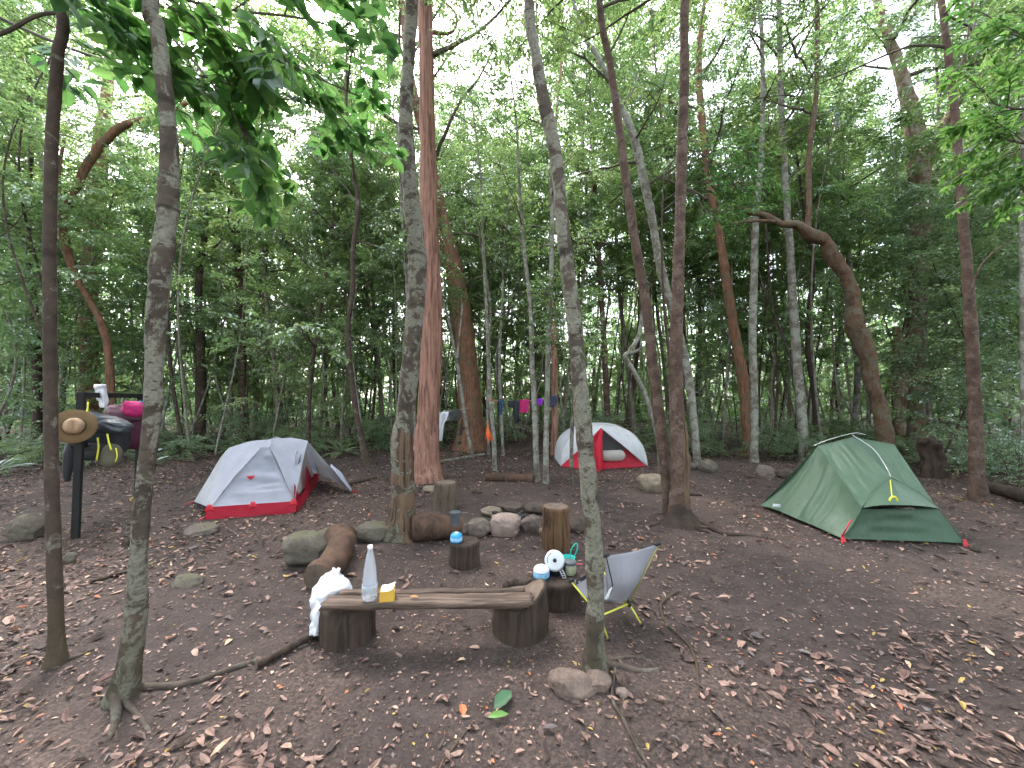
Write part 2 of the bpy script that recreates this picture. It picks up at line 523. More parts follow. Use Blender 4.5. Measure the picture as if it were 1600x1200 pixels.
def wobble_path(H, rng, n=26, amp=.25, lean=(0, 0)):
    t = np.linspace(0, 1, n)
    ph = rng.uniform(0, 6.28, 4); fr = rng.uniform(.6, 2.4, 4)
    x = amp * (np.sin(t * fr[0] * PI + ph[0]) - math.sin(ph[0])) + .35 * amp * (np.sin(t * fr[1] * 4 + ph[1]) - math.sin(ph[1])) + lean[0] * t * H
    y = amp * (np.sin(t * fr[2] * PI + ph[2]) - math.sin(ph[2])) + lean[1] * t * H
    return np.stack([x, y, t * H], -1)

# ------------------------------------------------------------------ ground
def axis(fine0, fine1, step, lo, hi, grow=1.10):
    a = list(np.arange(fine0, fine1 + 1e-6, step))
    s = step; p = a[-1]
    while p < hi: s *= grow; p += s; a.append(p)
    s = step; p = a[0]; pre = []
    while p > lo: s *= grow; p -= s; pre.append(p)
    return np.array(pre[::-1] + a)

def ground_mat():
    n = NT('forest_soil')
    v = n.coord()
    a = n.noise(v, .55, 5, .6); b = n.noise(v, 6, 6, .65); c = n.noise(v, 55, 5, .7)
    soil = n.ramp(b, [(.3, (.033, .025, .024)), (.55, (.055, .042, .041)), (.75, (.084, .064, .060))])
    duff = n.ramp(c, [(.35, (.040, .030, .028)), (.5, (.115, .08, .07)), (.62, (.26, .175, .145)), (.72, (.08, .06, .054))])
    col = n.mix(n.ramp(a, [(.42, (.08, .08, .08)), (.66, (.65, .65, .65))]), soil, duff)
    vo = n.n('ShaderNodeTexVoronoi'); vo.inputs['Scale'].default_value = 26; n.l(v, vo.inputs['Vector'])
    h = n.math('ADD', n.math('MULTIPLY', b, 1.0), n.math('MULTIPLY', c, .35))
    bm = n.bump(h, .9, .03)
    n.pbr(col, .93, bm, .2)
    return n.m
M['soil'] = ground_mat()
gx = axis(-7, 7, .07, -160, 160, 1.09); gy = axis(.6, 11, .07, -60, 220, 1.09)
GX, GY = np.meshgrid(gx, gy)
gzv = gz_arr(GX.ravel(), GY.ravel())
Pm = np.stack([GX.ravel(), GY.ravel(), GX.ravel() * 0], -1)
near = 1 - sstep(7, 12, np.hypot(GX.ravel(), GY.ravel()))
gzv = gzv + near * (.006 * fbm(Pm * 5, 31, 3))
g = mesh_np('ground', np.stack([GX.ravel(), GY.ravel(), gzv], -1), [grid_faces(len(gx), len(gy))], [M['soil']])
tag(link('ground', g), kind='structure')

# ------------------------------------------------------------------ leaf litter (nobody could count it)
def litter():
    rng = np.random.default_rng(5)
    n = 175000
    y = 1.1 + 19 * rng.random(n) ** 1.2; x = (rng.random(n) * 2 - 1) * (1.45 * y + .6)
    Pn = np.stack([x, y, x * 0], -1)
    d = fbm(Pn * .8, 41, 3) * .55 + fbm(Pn * 2.6, 77, 2) * .4
    # trodden bare soil: around the bench, the fire ring and the way to the green tent
    def blob(cx, cy, rx, ry): return np.exp(-(((x - cx) / rx) ** 2 + ((y - cy) / ry) ** 2))
    d = d - 1.0 * blob(-.3, 2.2, 1.1, .45) - .9 * blob(2.6, 3.2, 1.3, .55) - .7 * blob(-1.9, 2.6, 1.0, .6) - .5 * blob(2.6, 5.6, 1.8, 1.2) - .5 * blob(-.5, 5.2, 1.8, 1.2) \
        - .5 * blob(3.4, 2.0, .8, .6) + .4 * blob(1.5, 2.3, .8, .5) + .55 * blob(-1.9, 1.6, .9, .4) + .12 * blob(2.0, 1.5, 1.4, .4) + .6 * sstep(6, 9.5, y) + .3 * blob(-.7, 1.5, .8, .3)
    keep = rng.random(n) < np.clip(.24 + .5 * d + .10 * sstep(2.6, 4.5, y), .06, 1)
    x, y = x[keep], y[keep]; n = len(x)
    z = gz_arr(x, y) + .006 + rng.random(n) * .012
    az = rng.uniform(0, 2 * PI, n)
    D = np.stack([np.cos(az), np.sin(az), rng.normal(0, .14, n)], -1)
    N = norm(np.stack([rng.normal(0, .2, n), rng.normal(0, .2, n), np.ones(n)], -1))
    L = .02 + rng.gamma(2.2, .0115, n); L = np.clip(L, .018, .105)
    W = L * rng.uniform(.28, .55, n)
    P = np.stack([x, y, z], -1) - D * L[:, None] * .5
    fl = rng.normal(.1, .28, n)
    mb = MB()
    for k in range(4):
        s = np.arange(n) % 4 == k
        V, F = leaf_geo(P[s], D[s], N[s], L[s], W[s], 8, [.28, -.18, .08, .4][k], [.12, -.1, .25, -.2][k])
        mb.add(V, F)
    # crumbs and twig bits
    m = 26000
    yy = 1.1 + 8 * rng.random(m) ** 1.3; xx = (rng.random(m) * 2 - 1) * (1.45 * yy + .4)
    a2 = rng.uniform(0, 2 * PI, m)
    D2 = np.stack([np.cos(a2), np.sin(a2), rng.normal(0, .1, m)], -1)
    L2 = rng.uniform(.008, .03, m); W2 = np.where(rng.random(m) < .35, .0035, L2 * .6)
    V, F = leaf_geo(np.stack([xx, yy, gz_arr(xx, yy) + .006], -1), D2, norm(np.stack([rng.normal(0, .3, m), rng.normal(0, .3, m), np.ones(m)], -1)), L2, W2, 4, .1, .05)
    mb.add(V, F)
    t = NT('dead_leaf')
    g = t.n('ShaderNodeNewGeometry'); r = g.outputs['Random Per Island']
    col = t.ramp(r, [(0, (.045, .032, .030)), (.14, (.085, .06, .055)), (.30, (.15, .105, .095)), (.46, (.22, .155, .14)), (.62, (.30, .215, .19)),
                     (.74, (.17, .11, .105)), (.84, (.38, .28, .24)), (.90, (.13, .12, .13)), (.935, (.38, .15, .07)), (.955, (.36, .28, .09)), (.98, (.55, .45, .34)), (1, (.16, .20, .05))], 'CONSTANT')
    v = t.coord(); bl = t.ramp(t.noise(v, 40, 3), [(.35, (.6, .58, .58)), (.65, (1.1, 1.08, 1.05))])
    col = t.mix(1, col, bl, 'MULTIPLY'); col = t.mix(1, col, (1.26, 1.12, 1.06), 'MULTIPLY')
    t.pbr(col, .62, None, .35)
    tag(mb.build('leaf_litter', t.m, None, False), kind='stuff')
litter()

# ------------------------------------------------------------------ the trees one can tell apart
def wcos(px): return math.cos(math.atan((px - 800) / FPX))

def root_path(p0, pts_px, r0, r1, name, parent, mat_, seed=0, sink=.35):
    """a surface root through ground pixels, as a child of its tree"""
    P = [np.asarray(p0, float)] + [gp(a, b) for a, b in pts_px]
    P = np.array(P); Q = catmull(P, 8 * len(P))
    rr = np.linspace(r0, r1, len(Q))
    zz = gz_arr(Q[:, 0], Q[:, 1]) + rr * sink + .006 * vnoise(Q * 5, seed)
    w = sstep(0, .25, np.linalg.norm(Q - Q[0], axis=1))
    Q[:, 2] = Q[:, 2] * (1 - w) + zz * w
    Q[-1][2] -= r1 * 2.5
    mb = MB(); V, F = tube(Q - np.array(parent.location), rr, 8, True, .18, 12, seed); mb.add(V, F)
    return mb.build(name, mat_, parent)

def px_tree(name, label, pts, Y, mat_, H=12.0, sides=16, lump=.10, flare=None, fine=(28, 28, 16, .05), ydrift=0.0, crown=None, seed=0, group=None, cat='tree', fork=None, lfreq=7.0, wmul=1.0, sub=.05):
    """pts: [(px, py, width in photo px)], bottom first; Y: distance of the foot (None: from the foot pixel)"""
    rng = np.random.default_rng(seed + 100)
    b = gp(pts[0][0], pts[0][1])
    if Y is None: Y = b[1]
    W3, Rr = [], []
    for i, (px, py, w) in enumerate(pts):
        y = Y + ydrift * i / max(1, len(pts) - 1)
        W3.append(at(px, py, y)); Rr.append(w * y / FPX / 2 * wmul * wcos(px))
    W3 = np.array(W3); W3[0][2] = gz(W3[0][0], W3[0][1])
    base = W3[0].copy()
    if W3[-1][2] < H and crown is not False:
        d = norm(W3[-1] - W3[-2]); d = norm(d * .5 + np.array([0, 0, .5])); k = 0
        n_ext = max(2, int((H - W3[-1][2]) / 1.6))
        dz = (H - W3[-1][2]) / n_ext; p = W3[-1].copy(); r = Rr[-1]
        for k in range(n_ext):
            d = norm(d + rng.normal(0, .07, 3) * [1, 1, 0] + np.array([0, 0, .05])); p = p + d * dz / max(.3, d[2])
            W3 = np.vstack([W3, p]); Rr.append(max(.012, r * (1 - .85 * (k + 1) / n_ext)))
    t = thing(name, label, cat, base, 0, group)
    loc = W3 - base
    n = max(24, int(np.linalg.norm(np.diff(loc, axis=0), axis=1).sum() / sub)); n = min(n, 420)
    Q = catmull(loc, n)
    # radius along arc
    ri = np.interp(np.linspace(0, len(Rr) - 1, n), np.arange(len(Rr)), Rr)
    hh_ = np.concatenate([[0], np.cumsum(np.linalg.norm(np.diff(Q, axis=0), axis=1))]); ri = ri * (1 + .30 * np.exp(-hh_ / (1.3 * ri[0])))
    Q0 = Q.copy(); Q0[0] = Q[0] - np.array([0, 0, .12])
    mb = MB(); V, F = tube(Q0, ri, sides, True, lump, lfreq, seed, flare, fine if sides > 12 else None); mb.add(V, F)
    if fork:
        for fp in fork:
            L3, R3 = [], []
            for (px, py, w, y) in fp: L3.append(at(px, py, y) - base); R3.append(w * y / FPX / 2 * wmul * wcos(px))
            m = max(12, 8 * len(L3)); q = catmull(np.array(L3), m)
            V, F = tube(q, np.interp(np.linspace(0, len(R3) - 1, m), np.arange(len(R3)), R3), 9, True, lump, lfreq, seed + 5); mb.add(V, F)
    mb.build('trunk', mat_, t)
    if crown:
        kw = dict(nlimb=12, Lmax=2.4, nsub=3, leafm='leafA'); kw.update(crown); z0 = kw.pop('z0')
        me = build_crown('crown', Q, ri, z0, rng, **kw)
        link('crown', me, t)
    t['_px'] = pts[0][0]
    del t['_px']
    return t
CR = dict(nlimb=10, Lmax=2.4, nsub=3)
def cr(z0, **k): d = dict(CR); d['z0'] = z0; d.update(k); return d  # camp trees pass wider overhead crowns, enlarged to shade the camp

t1 = px_tree('slender_tree', 'slim brown trunk nearest the left edge, in front of the backpack rack', [(88, 1035, 34), (88, 985, 29), (84, 850, 26), (80, 700, 25), (78, 500, 24), (78, 350, 24), (82, 200, 24), (90, 90, 22), (93, -20, 22)], None, M['brown'], 9, flare=[(.4, .03, .08), (2.6, .03, .08), (4.5, .04, .08)], crown=cr(5.4, Lmax=2.6, nlimb=16), seed=1, lump=.05)
root_path(np.array(t1.location) + [.0, -.0, .03], [(110, 1030), (160, 1010)], .018, .006, 'root', t1, M['root'], 3)
t2 = px_tree('mottled_tree', 'mottled grey trunk with dark rings and splayed roots, left of the grey tent', [(192, 1090, 46), (205, 1020, 41), (214, 940, 36), (218, 860, 30), (225, 760, 30), (238, 650, 31), (242, 540, 34), (249, 440, 36), (262, 330, 38), (264, 230, 32), (256, 130, 29), (246, 40, 27), (240, -30, 26)], None, M['pale'], 10, sides=36, lump=.10, sub=.022,
             flare=[(3.9, .025, .10), (5.4, .02, .12), (.3, .03, .07)], crown=cr(5.6, Lmax=2.8, nlimb=16), seed=2, lfreq=9)
b2 = np.array(t2.location)
root_path(b2 + [-.02, -.02, .08], [(182, 1115), (177, 1140), (170, 1160)], .028, .010, 'root', t2, M['root'], 4)
root_path(b2 + [-.03, .0, .05], [(168, 1085), (150, 1105)], .028, .010, 'root', t2, M['root'], 5)
root_path(b2 + [.03, .02, .05], [(228, 1075), (280, 1072), (330, 1058), (380, 1040), (430, 1025), (485, 1005)], .022, .010, 'root', t2, M['root'], 6)
root_path(b2 + [.03, -.03, .02], [(212, 1115), (225, 1132), (240, 1150)], .014, .006, 'root', t2, M['root'], 7)
t3 = px_tree('mottled_tree', 'mottled grey trunk with a decayed hollow brown foot beside the fire ring', [(628, 838, 44), (629, 800, 36), (629, 740, 34), (628, 690, 34), (634, 640, 28), (642, 560, 29), (650, 470, 28), (652, 400, 29), (645, 330, 26), (638, 260, 25), (634, 190, 24), (638, 100, 20), (646, -20, 20)], None, M['pale'], 11, sides=30, sub=.03, flare=[(3.7, .12, .12), (5.2, .08, .10), (.1, .05, .1)], crown=cr(6.3, Lmax=3.0, nlimb=20), seed=3)
# the rotten, stripped lower stem is a part of its own look
M['rotten'] = bark_mat('rotten_brown_wood', (.13, .082, .056), (.028, .02, .017), fibre=.85, bumps=1.0)
def sleeve(t, pts, Y, mat_, seed, lump=.16, flare=None, name='decayed_wood'):
    base = np.array(t.location)
    P = np.array([at(px, py, Y) for px, py, w in pts]) - base; P[0][2] = -.03
    rr = [w * Y / FPX / 2 * wcos(px) for px, _, w in pts]; n = 40
    Q = catmull(P, n); ri = np.interp(np.linspace(0, len(rr) - 1, n), np.arange(len(rr)), rr)
    if flare: ri = ri * (1.06 + .34 * np.exp(-Q[:, 2] / (1.3 * ri[0])))
    mb = MB(); V, F = tube(Q, ri, 22, True, lump, 9, seed, flare); mb.add(V, F)
    return mb.build(name, mat_, t)
Y3 = t3.location[1]
sl = sleeve(t3, [(628, 832, 40), (629, 790, 36), (629, 730, 34), (629, 690, 34), (630, 668, 29)], Y3, M['rotten'], 5, .14, [(3.8, .10, .10), (5.3, .07, .10), (0, .06, .1)])
tag(sl, 'stripped rotten brown wood at the foot of the trunk')
t4 = px_tree('stringybark_tree', 'tall straight thick trunk with fibrous red bark behind the fire ring', [(664, 750, 44), (666, 700, 38), (671, 620, 33), (674, 520, 33), (673, 420, 30), (670, 320, 26), (668, 200, 24), (666, 90, 24), (665, -20, 23)], None, M['stringy'], 19, sides=64, lump=.05, fine=(26, 26, .9, .10), flare=[(3.6, .10, .35), (5.6, .10, .3), (4.7, .06, .4), (.8, .1, .3)], crown=cr(7.6, Lmax=4, nlimb=22), seed=4, sub=.1,
             fork=[[(668, 50, 8, 7.2), (700, 52, 5, 7.1), (712, 42, 4, 7.0), (712, 22, 4, 6.9), (696, 5, 3, 6.8), (680, -10, 3, 6.7)]])
t5 = px_tree('leaning_redgum_tree', 'thick reddish trunk leaning left with a dark hollow at its foot', [(735, 702, 40), (736, 660, 38), (732, 600, 34), (726, 530, 32), (718, 470, 30), (705, 400, 26), (692, 350, 23), (680, 290, 20), (660, 200, 17), (640, 120, 15)], None, M['rusty'], 17, sides=22, lump=.10, flare=[(3.5, .1, .4), (5.8, .15, .3), (.5, .1, .3)], crown=cr(6.5, Lmax=4.2, nlimb=16), seed=5, sub=.12)
hl = sleeve(t5, [(722, 700, 14), (724, 680, 16), (726, 655, 12), (727, 640, 5)], t5.location[1] - .22, M['dark'], 6, .2, name='hollow'); tag(hl, 'dark charred hollow in the foot of the trunk')
t6 = px_tree('mottled_tree', 'near leaning grey trunk rising in front of the grey camp chair', [(929, 1048, 32), (930, 990, 29), (930, 900, 27), (924, 800, 27), (915, 700, 26), (906, 600, 24), (899, 520, 24), (888, 430, 23), (877, 330, 20), (868, 240, 20), (852, 170, 22), (838, 90, 17), (826, -20, 16)], None, M['pale'], 9.5, sides=36, lump=.10, sub=.022, flare=[(4.4, .03, .08), (.2, .05, .08), (2.8, .03, .1)], crown=cr(5.6, Lmax=2.8, nlimb=18), seed=6, lfreq=10)
b6 = np.array(t6.location)
root_path(b6 + [.03, .02, .03], [(965, 1042), (1000, 1050), (1035, 1047)], .028, .010, 'root', t6, M['root'], 8)
root_path(b6 + [.02, .0, .03], [(962, 1032), (990, 1028), (1020, 1035)], .020, .008, 'root', t6, M['root'], 9)
t7 = px_tree('red_brown_tree', 'straight red-brown trunk with flared black roots between the two far tents', [(1062, 818, 34), (1060, 780, 26), (1060, 740, 25), (1058, 650, 24), (1056, 560, 21), (1059, 460, 19), (1062, 350, 18), (1065, 250, 17), (1069, 120, 16), (1071, -20, 15)], None, M['redbrown'], 12, sides=26, sub=.03, flare=[(3.6, .10, .10), (5.9, .12, .10), (4.9, .05, .12), (1, .05, .1)], crown=cr(6.4, Lmax=3.0, nlimb=18), seed=7)
b7 = np.array(t7.location)
for i, pp in enumerate([[(1035, 818), (1010, 825)], [(1095, 820), (1130, 835), (1170, 838), (1215, 845)], [(1090, 828), (1110, 833)], [(1038, 805), (1020, 803)]]):
    root_path(b7 + [(-.03 if pp[0][0] < 1060 else .03), -.01, .07], pp, .035, .010, 'root', t7, M['dark'] if i < 3 else M['root'], 20 + i)
f7 = sleeve(t7, [(1062, 822, 46), (1062, 808, 36), (1061, 790, 28), (1061, 775, 20)], t7.location[1], M['dark'], 12, .12, [(3.6, .12, .07), (5.9, .14, .07), (4.9, .05, .1), (1, .05, .1)], 'charred_foot'); tag(f7, 'black charred foot of the trunk')
Y7 = t7.location[1]
d7 = sleeve(t7, [(1070, 790, 17), (1071, 740, 15), (1069, 690, 15), (1066, 655, 9)], Y7 - .045, M['rotten'], 13, .25); tag(d7, 'peeling orange wood exposed on one side')
t8 = px_tree('red_brown_tree', 'thinner red-brown trunk leaning left out of the charred root flare', [(1047, 800, 18), (1040, 740, 18), (1030, 650, 18), (1020, 570, 17), (1010, 480, 16), (998, 410, 15), (985, 330, 14), (970, 220, 13), (955, 110, 12), (937, -20, 10)], t7.location[1] + .22, M['redbrown'], 11, crown=cr(6.6, Lmax=2.6, nlimb=12), seed=8)
t9 = px_tree('dark_barked_tree', 'dark brown trunk standing just right of the green tent', [(1527, 782, 32), (1526, 740, 27), (1524, 650, 25), (1519, 540, 23), (1511, 420, 20), (1502, 310, 17), (1494, 200, 16), (1482, 90, 14), (1468, -20, 12)], None, M['redbrown'], 12, flare=[(3.5, .05, .10), (5.6, .06, .1), (.5, .05, .1)], crown=cr(6.4, Lmax=3.0, nlimb=16), seed=9,
             fork=[[(1514, 470, 6, 5.5), (1530, 420, 4, 5.4), (1560, 388, 3, 5.3), (1600, 370, 2, 5.2)], [(1489, 150, 6, 5.6), (1500, 120, 5, 5.6), (1512, 60, 4, 5.6), (1520, 0, 4, 5.6)]])
t10 = px_tree('bent_redgum_tree', 'rusty trunk that bends over leftwards above the green tent', [(1388, 694, 32), (1377, 645, 27), (1364, 605, 25), (1356, 560, 29), (1337, 508, 36), (1334, 470, 24), (1322, 432, 23), (1301, 402, 27), (1290, 378, 21), (1267, 367, 24), (1244, 351, 16), (1221, 350, 14), (1190, 335, 12), (1160, 328, 9), (1128, 306, 7), (1104, 296, 4)], 8.2, M['gnarled'], 4, sides=26, lump=.24, lfreq=5.5, crown=False, seed=10, sub=.07,
             fork=[[(1262, 362, 12, 8.2), (1264, 320, 10, 8.2), (1264, 240, 9, 8.3), (1275, 150, 9, 8.4), (1277, 40, 8, 8.5), (1275, -20, 7, 8.5)], [(1215, 346, 7, 8.2), (1180, 345, 5, 8.0), (1140, 350, 4, 7.8)]])
c10 = build_crown('crown', np.array([[0, 0, 0], [-.2, 0, 1.], [-.3, 0, 2.2], [-.2, 0, 3.4], [-.2, 0, 4.6]]) + (at(1270, 240, 8.3) - np.array(t10.location)), np.full(5, .06), (at(1270, 240, 8.3) - np.array(t10.location))[2] + .6, np.random.default_rng(4), nlimb=12, Lmax=1.8, nsub=3)
link('crown', c10, t10)
t11 = px_tree('old_forked_tree', 'huge pale old trunk forking high up behind the green tent', [(1432, 660, 52), (1430, 600, 46), (1432, 520, 34), (1436, 430, 32), (1438, 340, 34), (1436, 260, 38), (1430, 210, 36), (1420, 160, 30), (1400, 90, 20), (1370, 0, 14)], 10.2, M['oldtrunk'], 17, sides=20, lump=.14, crown=cr(10, Lmax=3.5, nlimb=12), seed=11, sub=.15,
              fork=[[(1440, 270, 26, 10.2), (1465, 215, 20, 10.1), (1490, 170, 16, 10.1), (1530, 120, 14, 10), (1590, 80, 12, 9.8)], [(1404, 680, 22, 10.1), (1408, 600, 22, 10.1), (1404, 540, 18, 10.2), (1400, 510, 14, 10.2)]])
t12 = px_tree('pale_tree', 'smooth pale thin trunk left of the green tent peak', [(1178, 722, 14), (1179, 640, 13), (1176, 540, 13), (1178, 440, 13), (1181, 340, 11), (1190, 240, 9), (1192, 140, 8), (1188, 20, 7)], None, M['pale2'], 13, crown=cr(7, Lmax=2.2), seed=12)
t13 = px_tree('pale_tree', 'pinkish grey trunk touching the left slope of the green tent', [(1257, 722, 18), (1252, 640, 17), (1245, 560, 16), (1240, 480, 14), (1235, 400, 13), (1228, 300, 12), (1222, 200, 11), (1219, 90, 10), (1217, -20, 9)], None, M['pale2'], 13, crown=cr(6.6, Lmax=2.4), seed=13)
t14 = px_tree('dark_wavy_tree', 'thin dark wavy trunk behind the top of the green tent', [(1278, 700, 12), (1272, 620, 9), (1262, 540, 9), (1266, 470, 9), (1270, 420, 8), (1262, 360, 8)], 10, M['dark'], 9, crown=cr(5.6, Lmax=1.6), seed=14)
t15 = px_tree('brown_tree', 'mossy brown trunk leaning left behind the pale thin trunk', [(1172, 690, 22), (1162, 600, 19), (1148, 520, 17), (1135, 440, 15), (1126, 380, 14), (1110, 290, 12), (1098, 200, 12), (1092, 100, 11)], 9.8, M['rusty'], 13, crown=cr(5.8, Lmax=2.6), seed=15)
t16 = px_tree('pale_limb_tree', 'pale twisted stem rising from behind the leaning trunk and curving back left', [(1090, 705, 12), (1080, 620, 13), (1070, 560, 13), (1055, 500, 13), (1035, 430, 14), (1020, 350, 13), (1008, 290, 14), (990, 215, 13), (968, 160, 10), (935, 90, 8), (915, 60, 7)], 8.6, M['pale2'], 12, crown=cr(6.4, Lmax=2.4), seed=16)
t17 = px_tree('kinked_sapling', 'pale dead sapling with a sharp kink, right of the red and white tent', [(1033, 745, 9), (1030, 700, 9), (1022, 660, 8), (1005, 610, 8), (990, 580, 8), (977, 558, 9), (985, 548, 7), (998, 525, 7), (1004, 490, 6), (1010, 465, 4)], None, M['pale2'], 2, sides=10, crown=False, seed=17,
              fork=[[(985, 552, 6, 7.3), (1000, 545, 4, 7.2), (1002, 530, 3, 7.2)]])
def sap(px0, label, pts, Y=None, m='pale2', H=8, z0=3.4, seed=0, Lmax=1.2, nl=8, cw=None, **k):
    return px_tree('sapling', label, pts, Y, M[m], H, sides=9, lump=.08, crown=(cr(z0, Lmax=Lmax, nlimb=nl, nsub=2) if z0 else False), seed=seed, **k)
sap(838, 'thin pale sapling just left of the red and white tent', [(839, 752, 9), (837, 700, 9), (836, 650, 9), (831, 560, 8), (829, 480, 7), (820, 400, 6), (812, 300, 5)], seed=21)
sap(853, 'pale sapling touching the left edge of the red and white tent', [(853, 755, 9), (853, 700, 9), (855, 620, 8), (857, 520, 8), (862, 400, 8), (862, 300, 6), (858, 200, 6)], seed=22, H=9)
sap(893, 'short thin dark sapling in front of the red and white tent', [(893, 760, 7), (893, 700, 6), (895, 640, 5), (896, 580, 4)], seed=23, H=3.2, z0=1.9, Lmax=.6, nl=5, m='pale')
sap(772, 'thin pale sapling holding the orange end of the clothesline', [(773, 735, 7), (771, 680, 7), (766, 620, 6), (763, 560, 6), (760, 480, 5), (756, 400, 5)], seed=24)
sap(764, 'second thin pale sapling by the orange cord', [(764, 710, 5), (762, 640, 5), (763, 560, 4), (766, 480, 4)], seed=25, H=7)
sap(787, 'slender sapling under the blue shirt on the clothesline', [(786, 712, 5), (783, 640, 5), (780, 560, 5), (785, 470, 4)], seed=26, H=7)
sap(738, 'bare pale stick leaning left with a forked top by the red trunks', [(739, 715, 5), (728, 660, 5), (719, 600, 5), (713, 560, 5), (703, 510, 4), (690, 460, 4), (682, 420, 3)], seed=27, z0=None, H=1, fork=[[(714, 562, 4, 9.5), (718, 520, 3, 9.5), (722, 480, 3, 9.6), (717, 455, 2, 9.6)]])
sap(866, 'straight red-barked trunk behind the navy garment on the clothesline', [(866, 722, 11), (867, 640, 11), (866, 560, 10), (864, 490, 9), (862, 400, 8)], 10.3, 'stringy', 13, 5, 28, 2.2, 10)
sap(648, 'thin pale sapling left of the tall red trunk', [(650, 700, 5), (646, 620, 5), (640, 520, 5), (634, 420, 5), (626, 300, 4)], 9, seed=29)
sap(572, 'thin dark wavy trunk right of the grey tent awning', [(575, 728, 12), (566, 690, 10), (556, 640, 9), (547, 570, 9), (544, 510, 8), (551, 450, 8), (552, 390, 8), (560, 320, 7), (550, 260, 6), (542, 190, 5)], None, 'brown', 11, 5.2, 30, 2.0, 10)
sap(378, 'straight brown trunk rising behind the peak of the grey tent', [(378, 696, 15), (379, 620, 14), (377, 520, 13), (373, 430, 13), (368, 340, 12), (362, 220, 10)], None, 'redbrown', 13, 5.2, 31, 2.6, 12)
sap(360, 'thin pale trunk left of the brown one behind the grey tent', [(361, 694, 8), (360, 620, 7), (364, 540, 7), (372, 450, 6), (372, 380, 6)], None, 'pale2', 10, 4, 32)
sap(400, 'thin leaning trunk behind the right side of the grey tent', [(398, 690, 7), (400, 640, 7), (404, 560, 6), (412, 470, 6)], None, 'greytrunk', 10, 4.4, 33)
sap(312, 'dark brown trunk left of the grey tent among the ferns', [(312, 690, 20), (313, 600, 17), (313, 520, 16), (310, 450, 13), (318, 380, 11), (330, 300, 9)], 11.5, 'brown', 14, 6, 34, 2.8, 12)
t18 = px_tree('broad_pale_tree', 'broad pink-barked trunk far behind the backpack rack', [(142, 660, 40), (140, 560, 34), (138, 470, 30), (142, 380, 28), (148, 280, 26), (160, 200, 24), (172, 100, 20), (176, 0, 18)], 12.5, M['stringy'], 19, sides=18, crown=cr(11, Lmax=4, nlimb=14), seed=35, sub=.15)
t19 = px_tree('bent_grey_tree', 'grey trunk with a thick limb arching right, high behind the rack', [(182, 620, 16), (170, 560, 14), (158, 505, 14), (140, 470, 13), (118, 430, 14), (102, 380, 18), (100, 340, 14), (115, 305, 15), (135, 260, 17), (160, 225, 17), (190, 198, 15), (225, 188, 14), (262, 178, 10), (292, 160, 8)], 9.5, M['rusty'], 4, sides=16, lump=.12, crown=False, seed=36, sub=.1,
               fork=[[(100, 360, 12, 9.5), (92, 320, 10, 9.6), (92, 270, 8, 9.7), (100, 220, 6, 9.8)]])
link('crown', build_crown('crown', np.array([[0, 0, 0], [.3, 0, .8], [.5, 0, 1.8], [.8, 0, 3.]]) + (at(285, 160, 9.5) - np.array(t19.location)), np.full(4, .05), (at(285, 160, 9.5) - np.array(t19.location))[2] + .2, np.random.default_rng(9), nlimb=9, Lmax=1.6, nsub=3), t19)
sap(60, 'dark trunk wound with vines behind the hat', [(62, 700, 26), (60, 620, 24), (58, 560, 20), (50, 450, 14), (44, 350, 10), (50, 200, 9)], 10, 'dark', 13, 4.2, 37, 2.6, 12)
sap(1430, 'slender bent stem rising right of the green tent', [(1452, 700, 7), (1449, 620, 6), (1445, 540, 6), (1438, 480, 6), (1430, 440, 5)], 9.2, 'pale2', 8, 4, 38)
sap(1596, 'pale straight trunk cut by the right edge of the frame', [(1600, 760, 10), (1598, 640, 10), (1597, 500, 9), (1596, 380, 9), (1597, 260, 8), (1600, 150, 7)], 6.6, 'pale2', 9, 4.6, 39, 1.6, 10)
# ------------------------------------------------------------------ the wood behind: prototypes, then copies in a loop
def make_proto(kind, seed, barkm):
    rng = np.random.default_rng(seed)
    if kind == 'tall':
        H, r0, z0 = rng.uniform(14, 18), rng.uniform(.06, .11), 5.0
        p = wobble_path(H, rng, 40, .35); n = 120; q = catmull(p, n); rad = r0 * (1 - .8 * np.linspace(0, 1, n)); rad[:4] *= 1.25
        c = build_crown('crown', q, rad, z0, rng, nlimb=25, Lmax=2.8, nsub=3, leaf=(.135, .056), leafm='leafA')
    elif kind == 'mid':
        H, r0, z0 = rng.uniform(8, 10), rng.uniform(.03, .06), 2.0
        p = wobble_path(H, rng, 30, .3); n = 80; q = catmull(p, n); rad = r0 * (1 - .75 * np.linspace(0, 1, n))
        c = build_crown('crown', q, rad, z0, rng, nlimb=24, Lmax=1.9, nsub=3, leaf=(.12, .050), leafm=('leafC', 'leafB', 'leafC')[seed % 3])
    elif kind == 'low':
        H, r0, z0 = rng.uniform(4.4, 5.6), rng.uniform(.018, .03), .9
        p = wobble_path(H, rng, 20, .2); n = 50; q = catmull(p, n); rad = r0 * (1 - .7 * np.linspace(0, 1, n))
        c = build_crown('crown', q, rad, z0, rng, nlimb=18, Lmax=1.25, nsub=3, leaf=(.10, .04), leafm=('leafB', 'leafC')[seed % 2])
    elif kind == 'pole':      # bare slender stem, small high crown
        H, r0, z0 = rng.uniform(9, 12), rng.uniform(.018, .036), 6.0
        p = wobble_path(H, rng, 34, .35); n = 90; q = catmull(p, n); rad = r0 * (1 - .7 * np.linspace(0, 1, n))
        c = build_crown('crown', q, rad, z0, rng, nlimb=6, Lmax=1.5, nsub=3, leaf=(.12, .050), leafm='leafC')
    q = q.copy(); q[0][2] = -.3
    mb = MB(); V, F = tube(q, rad, 9, True, .08, 5, seed); mb.add(V, F)
    return mb.mesh('trunk', [M[barkm]]), c

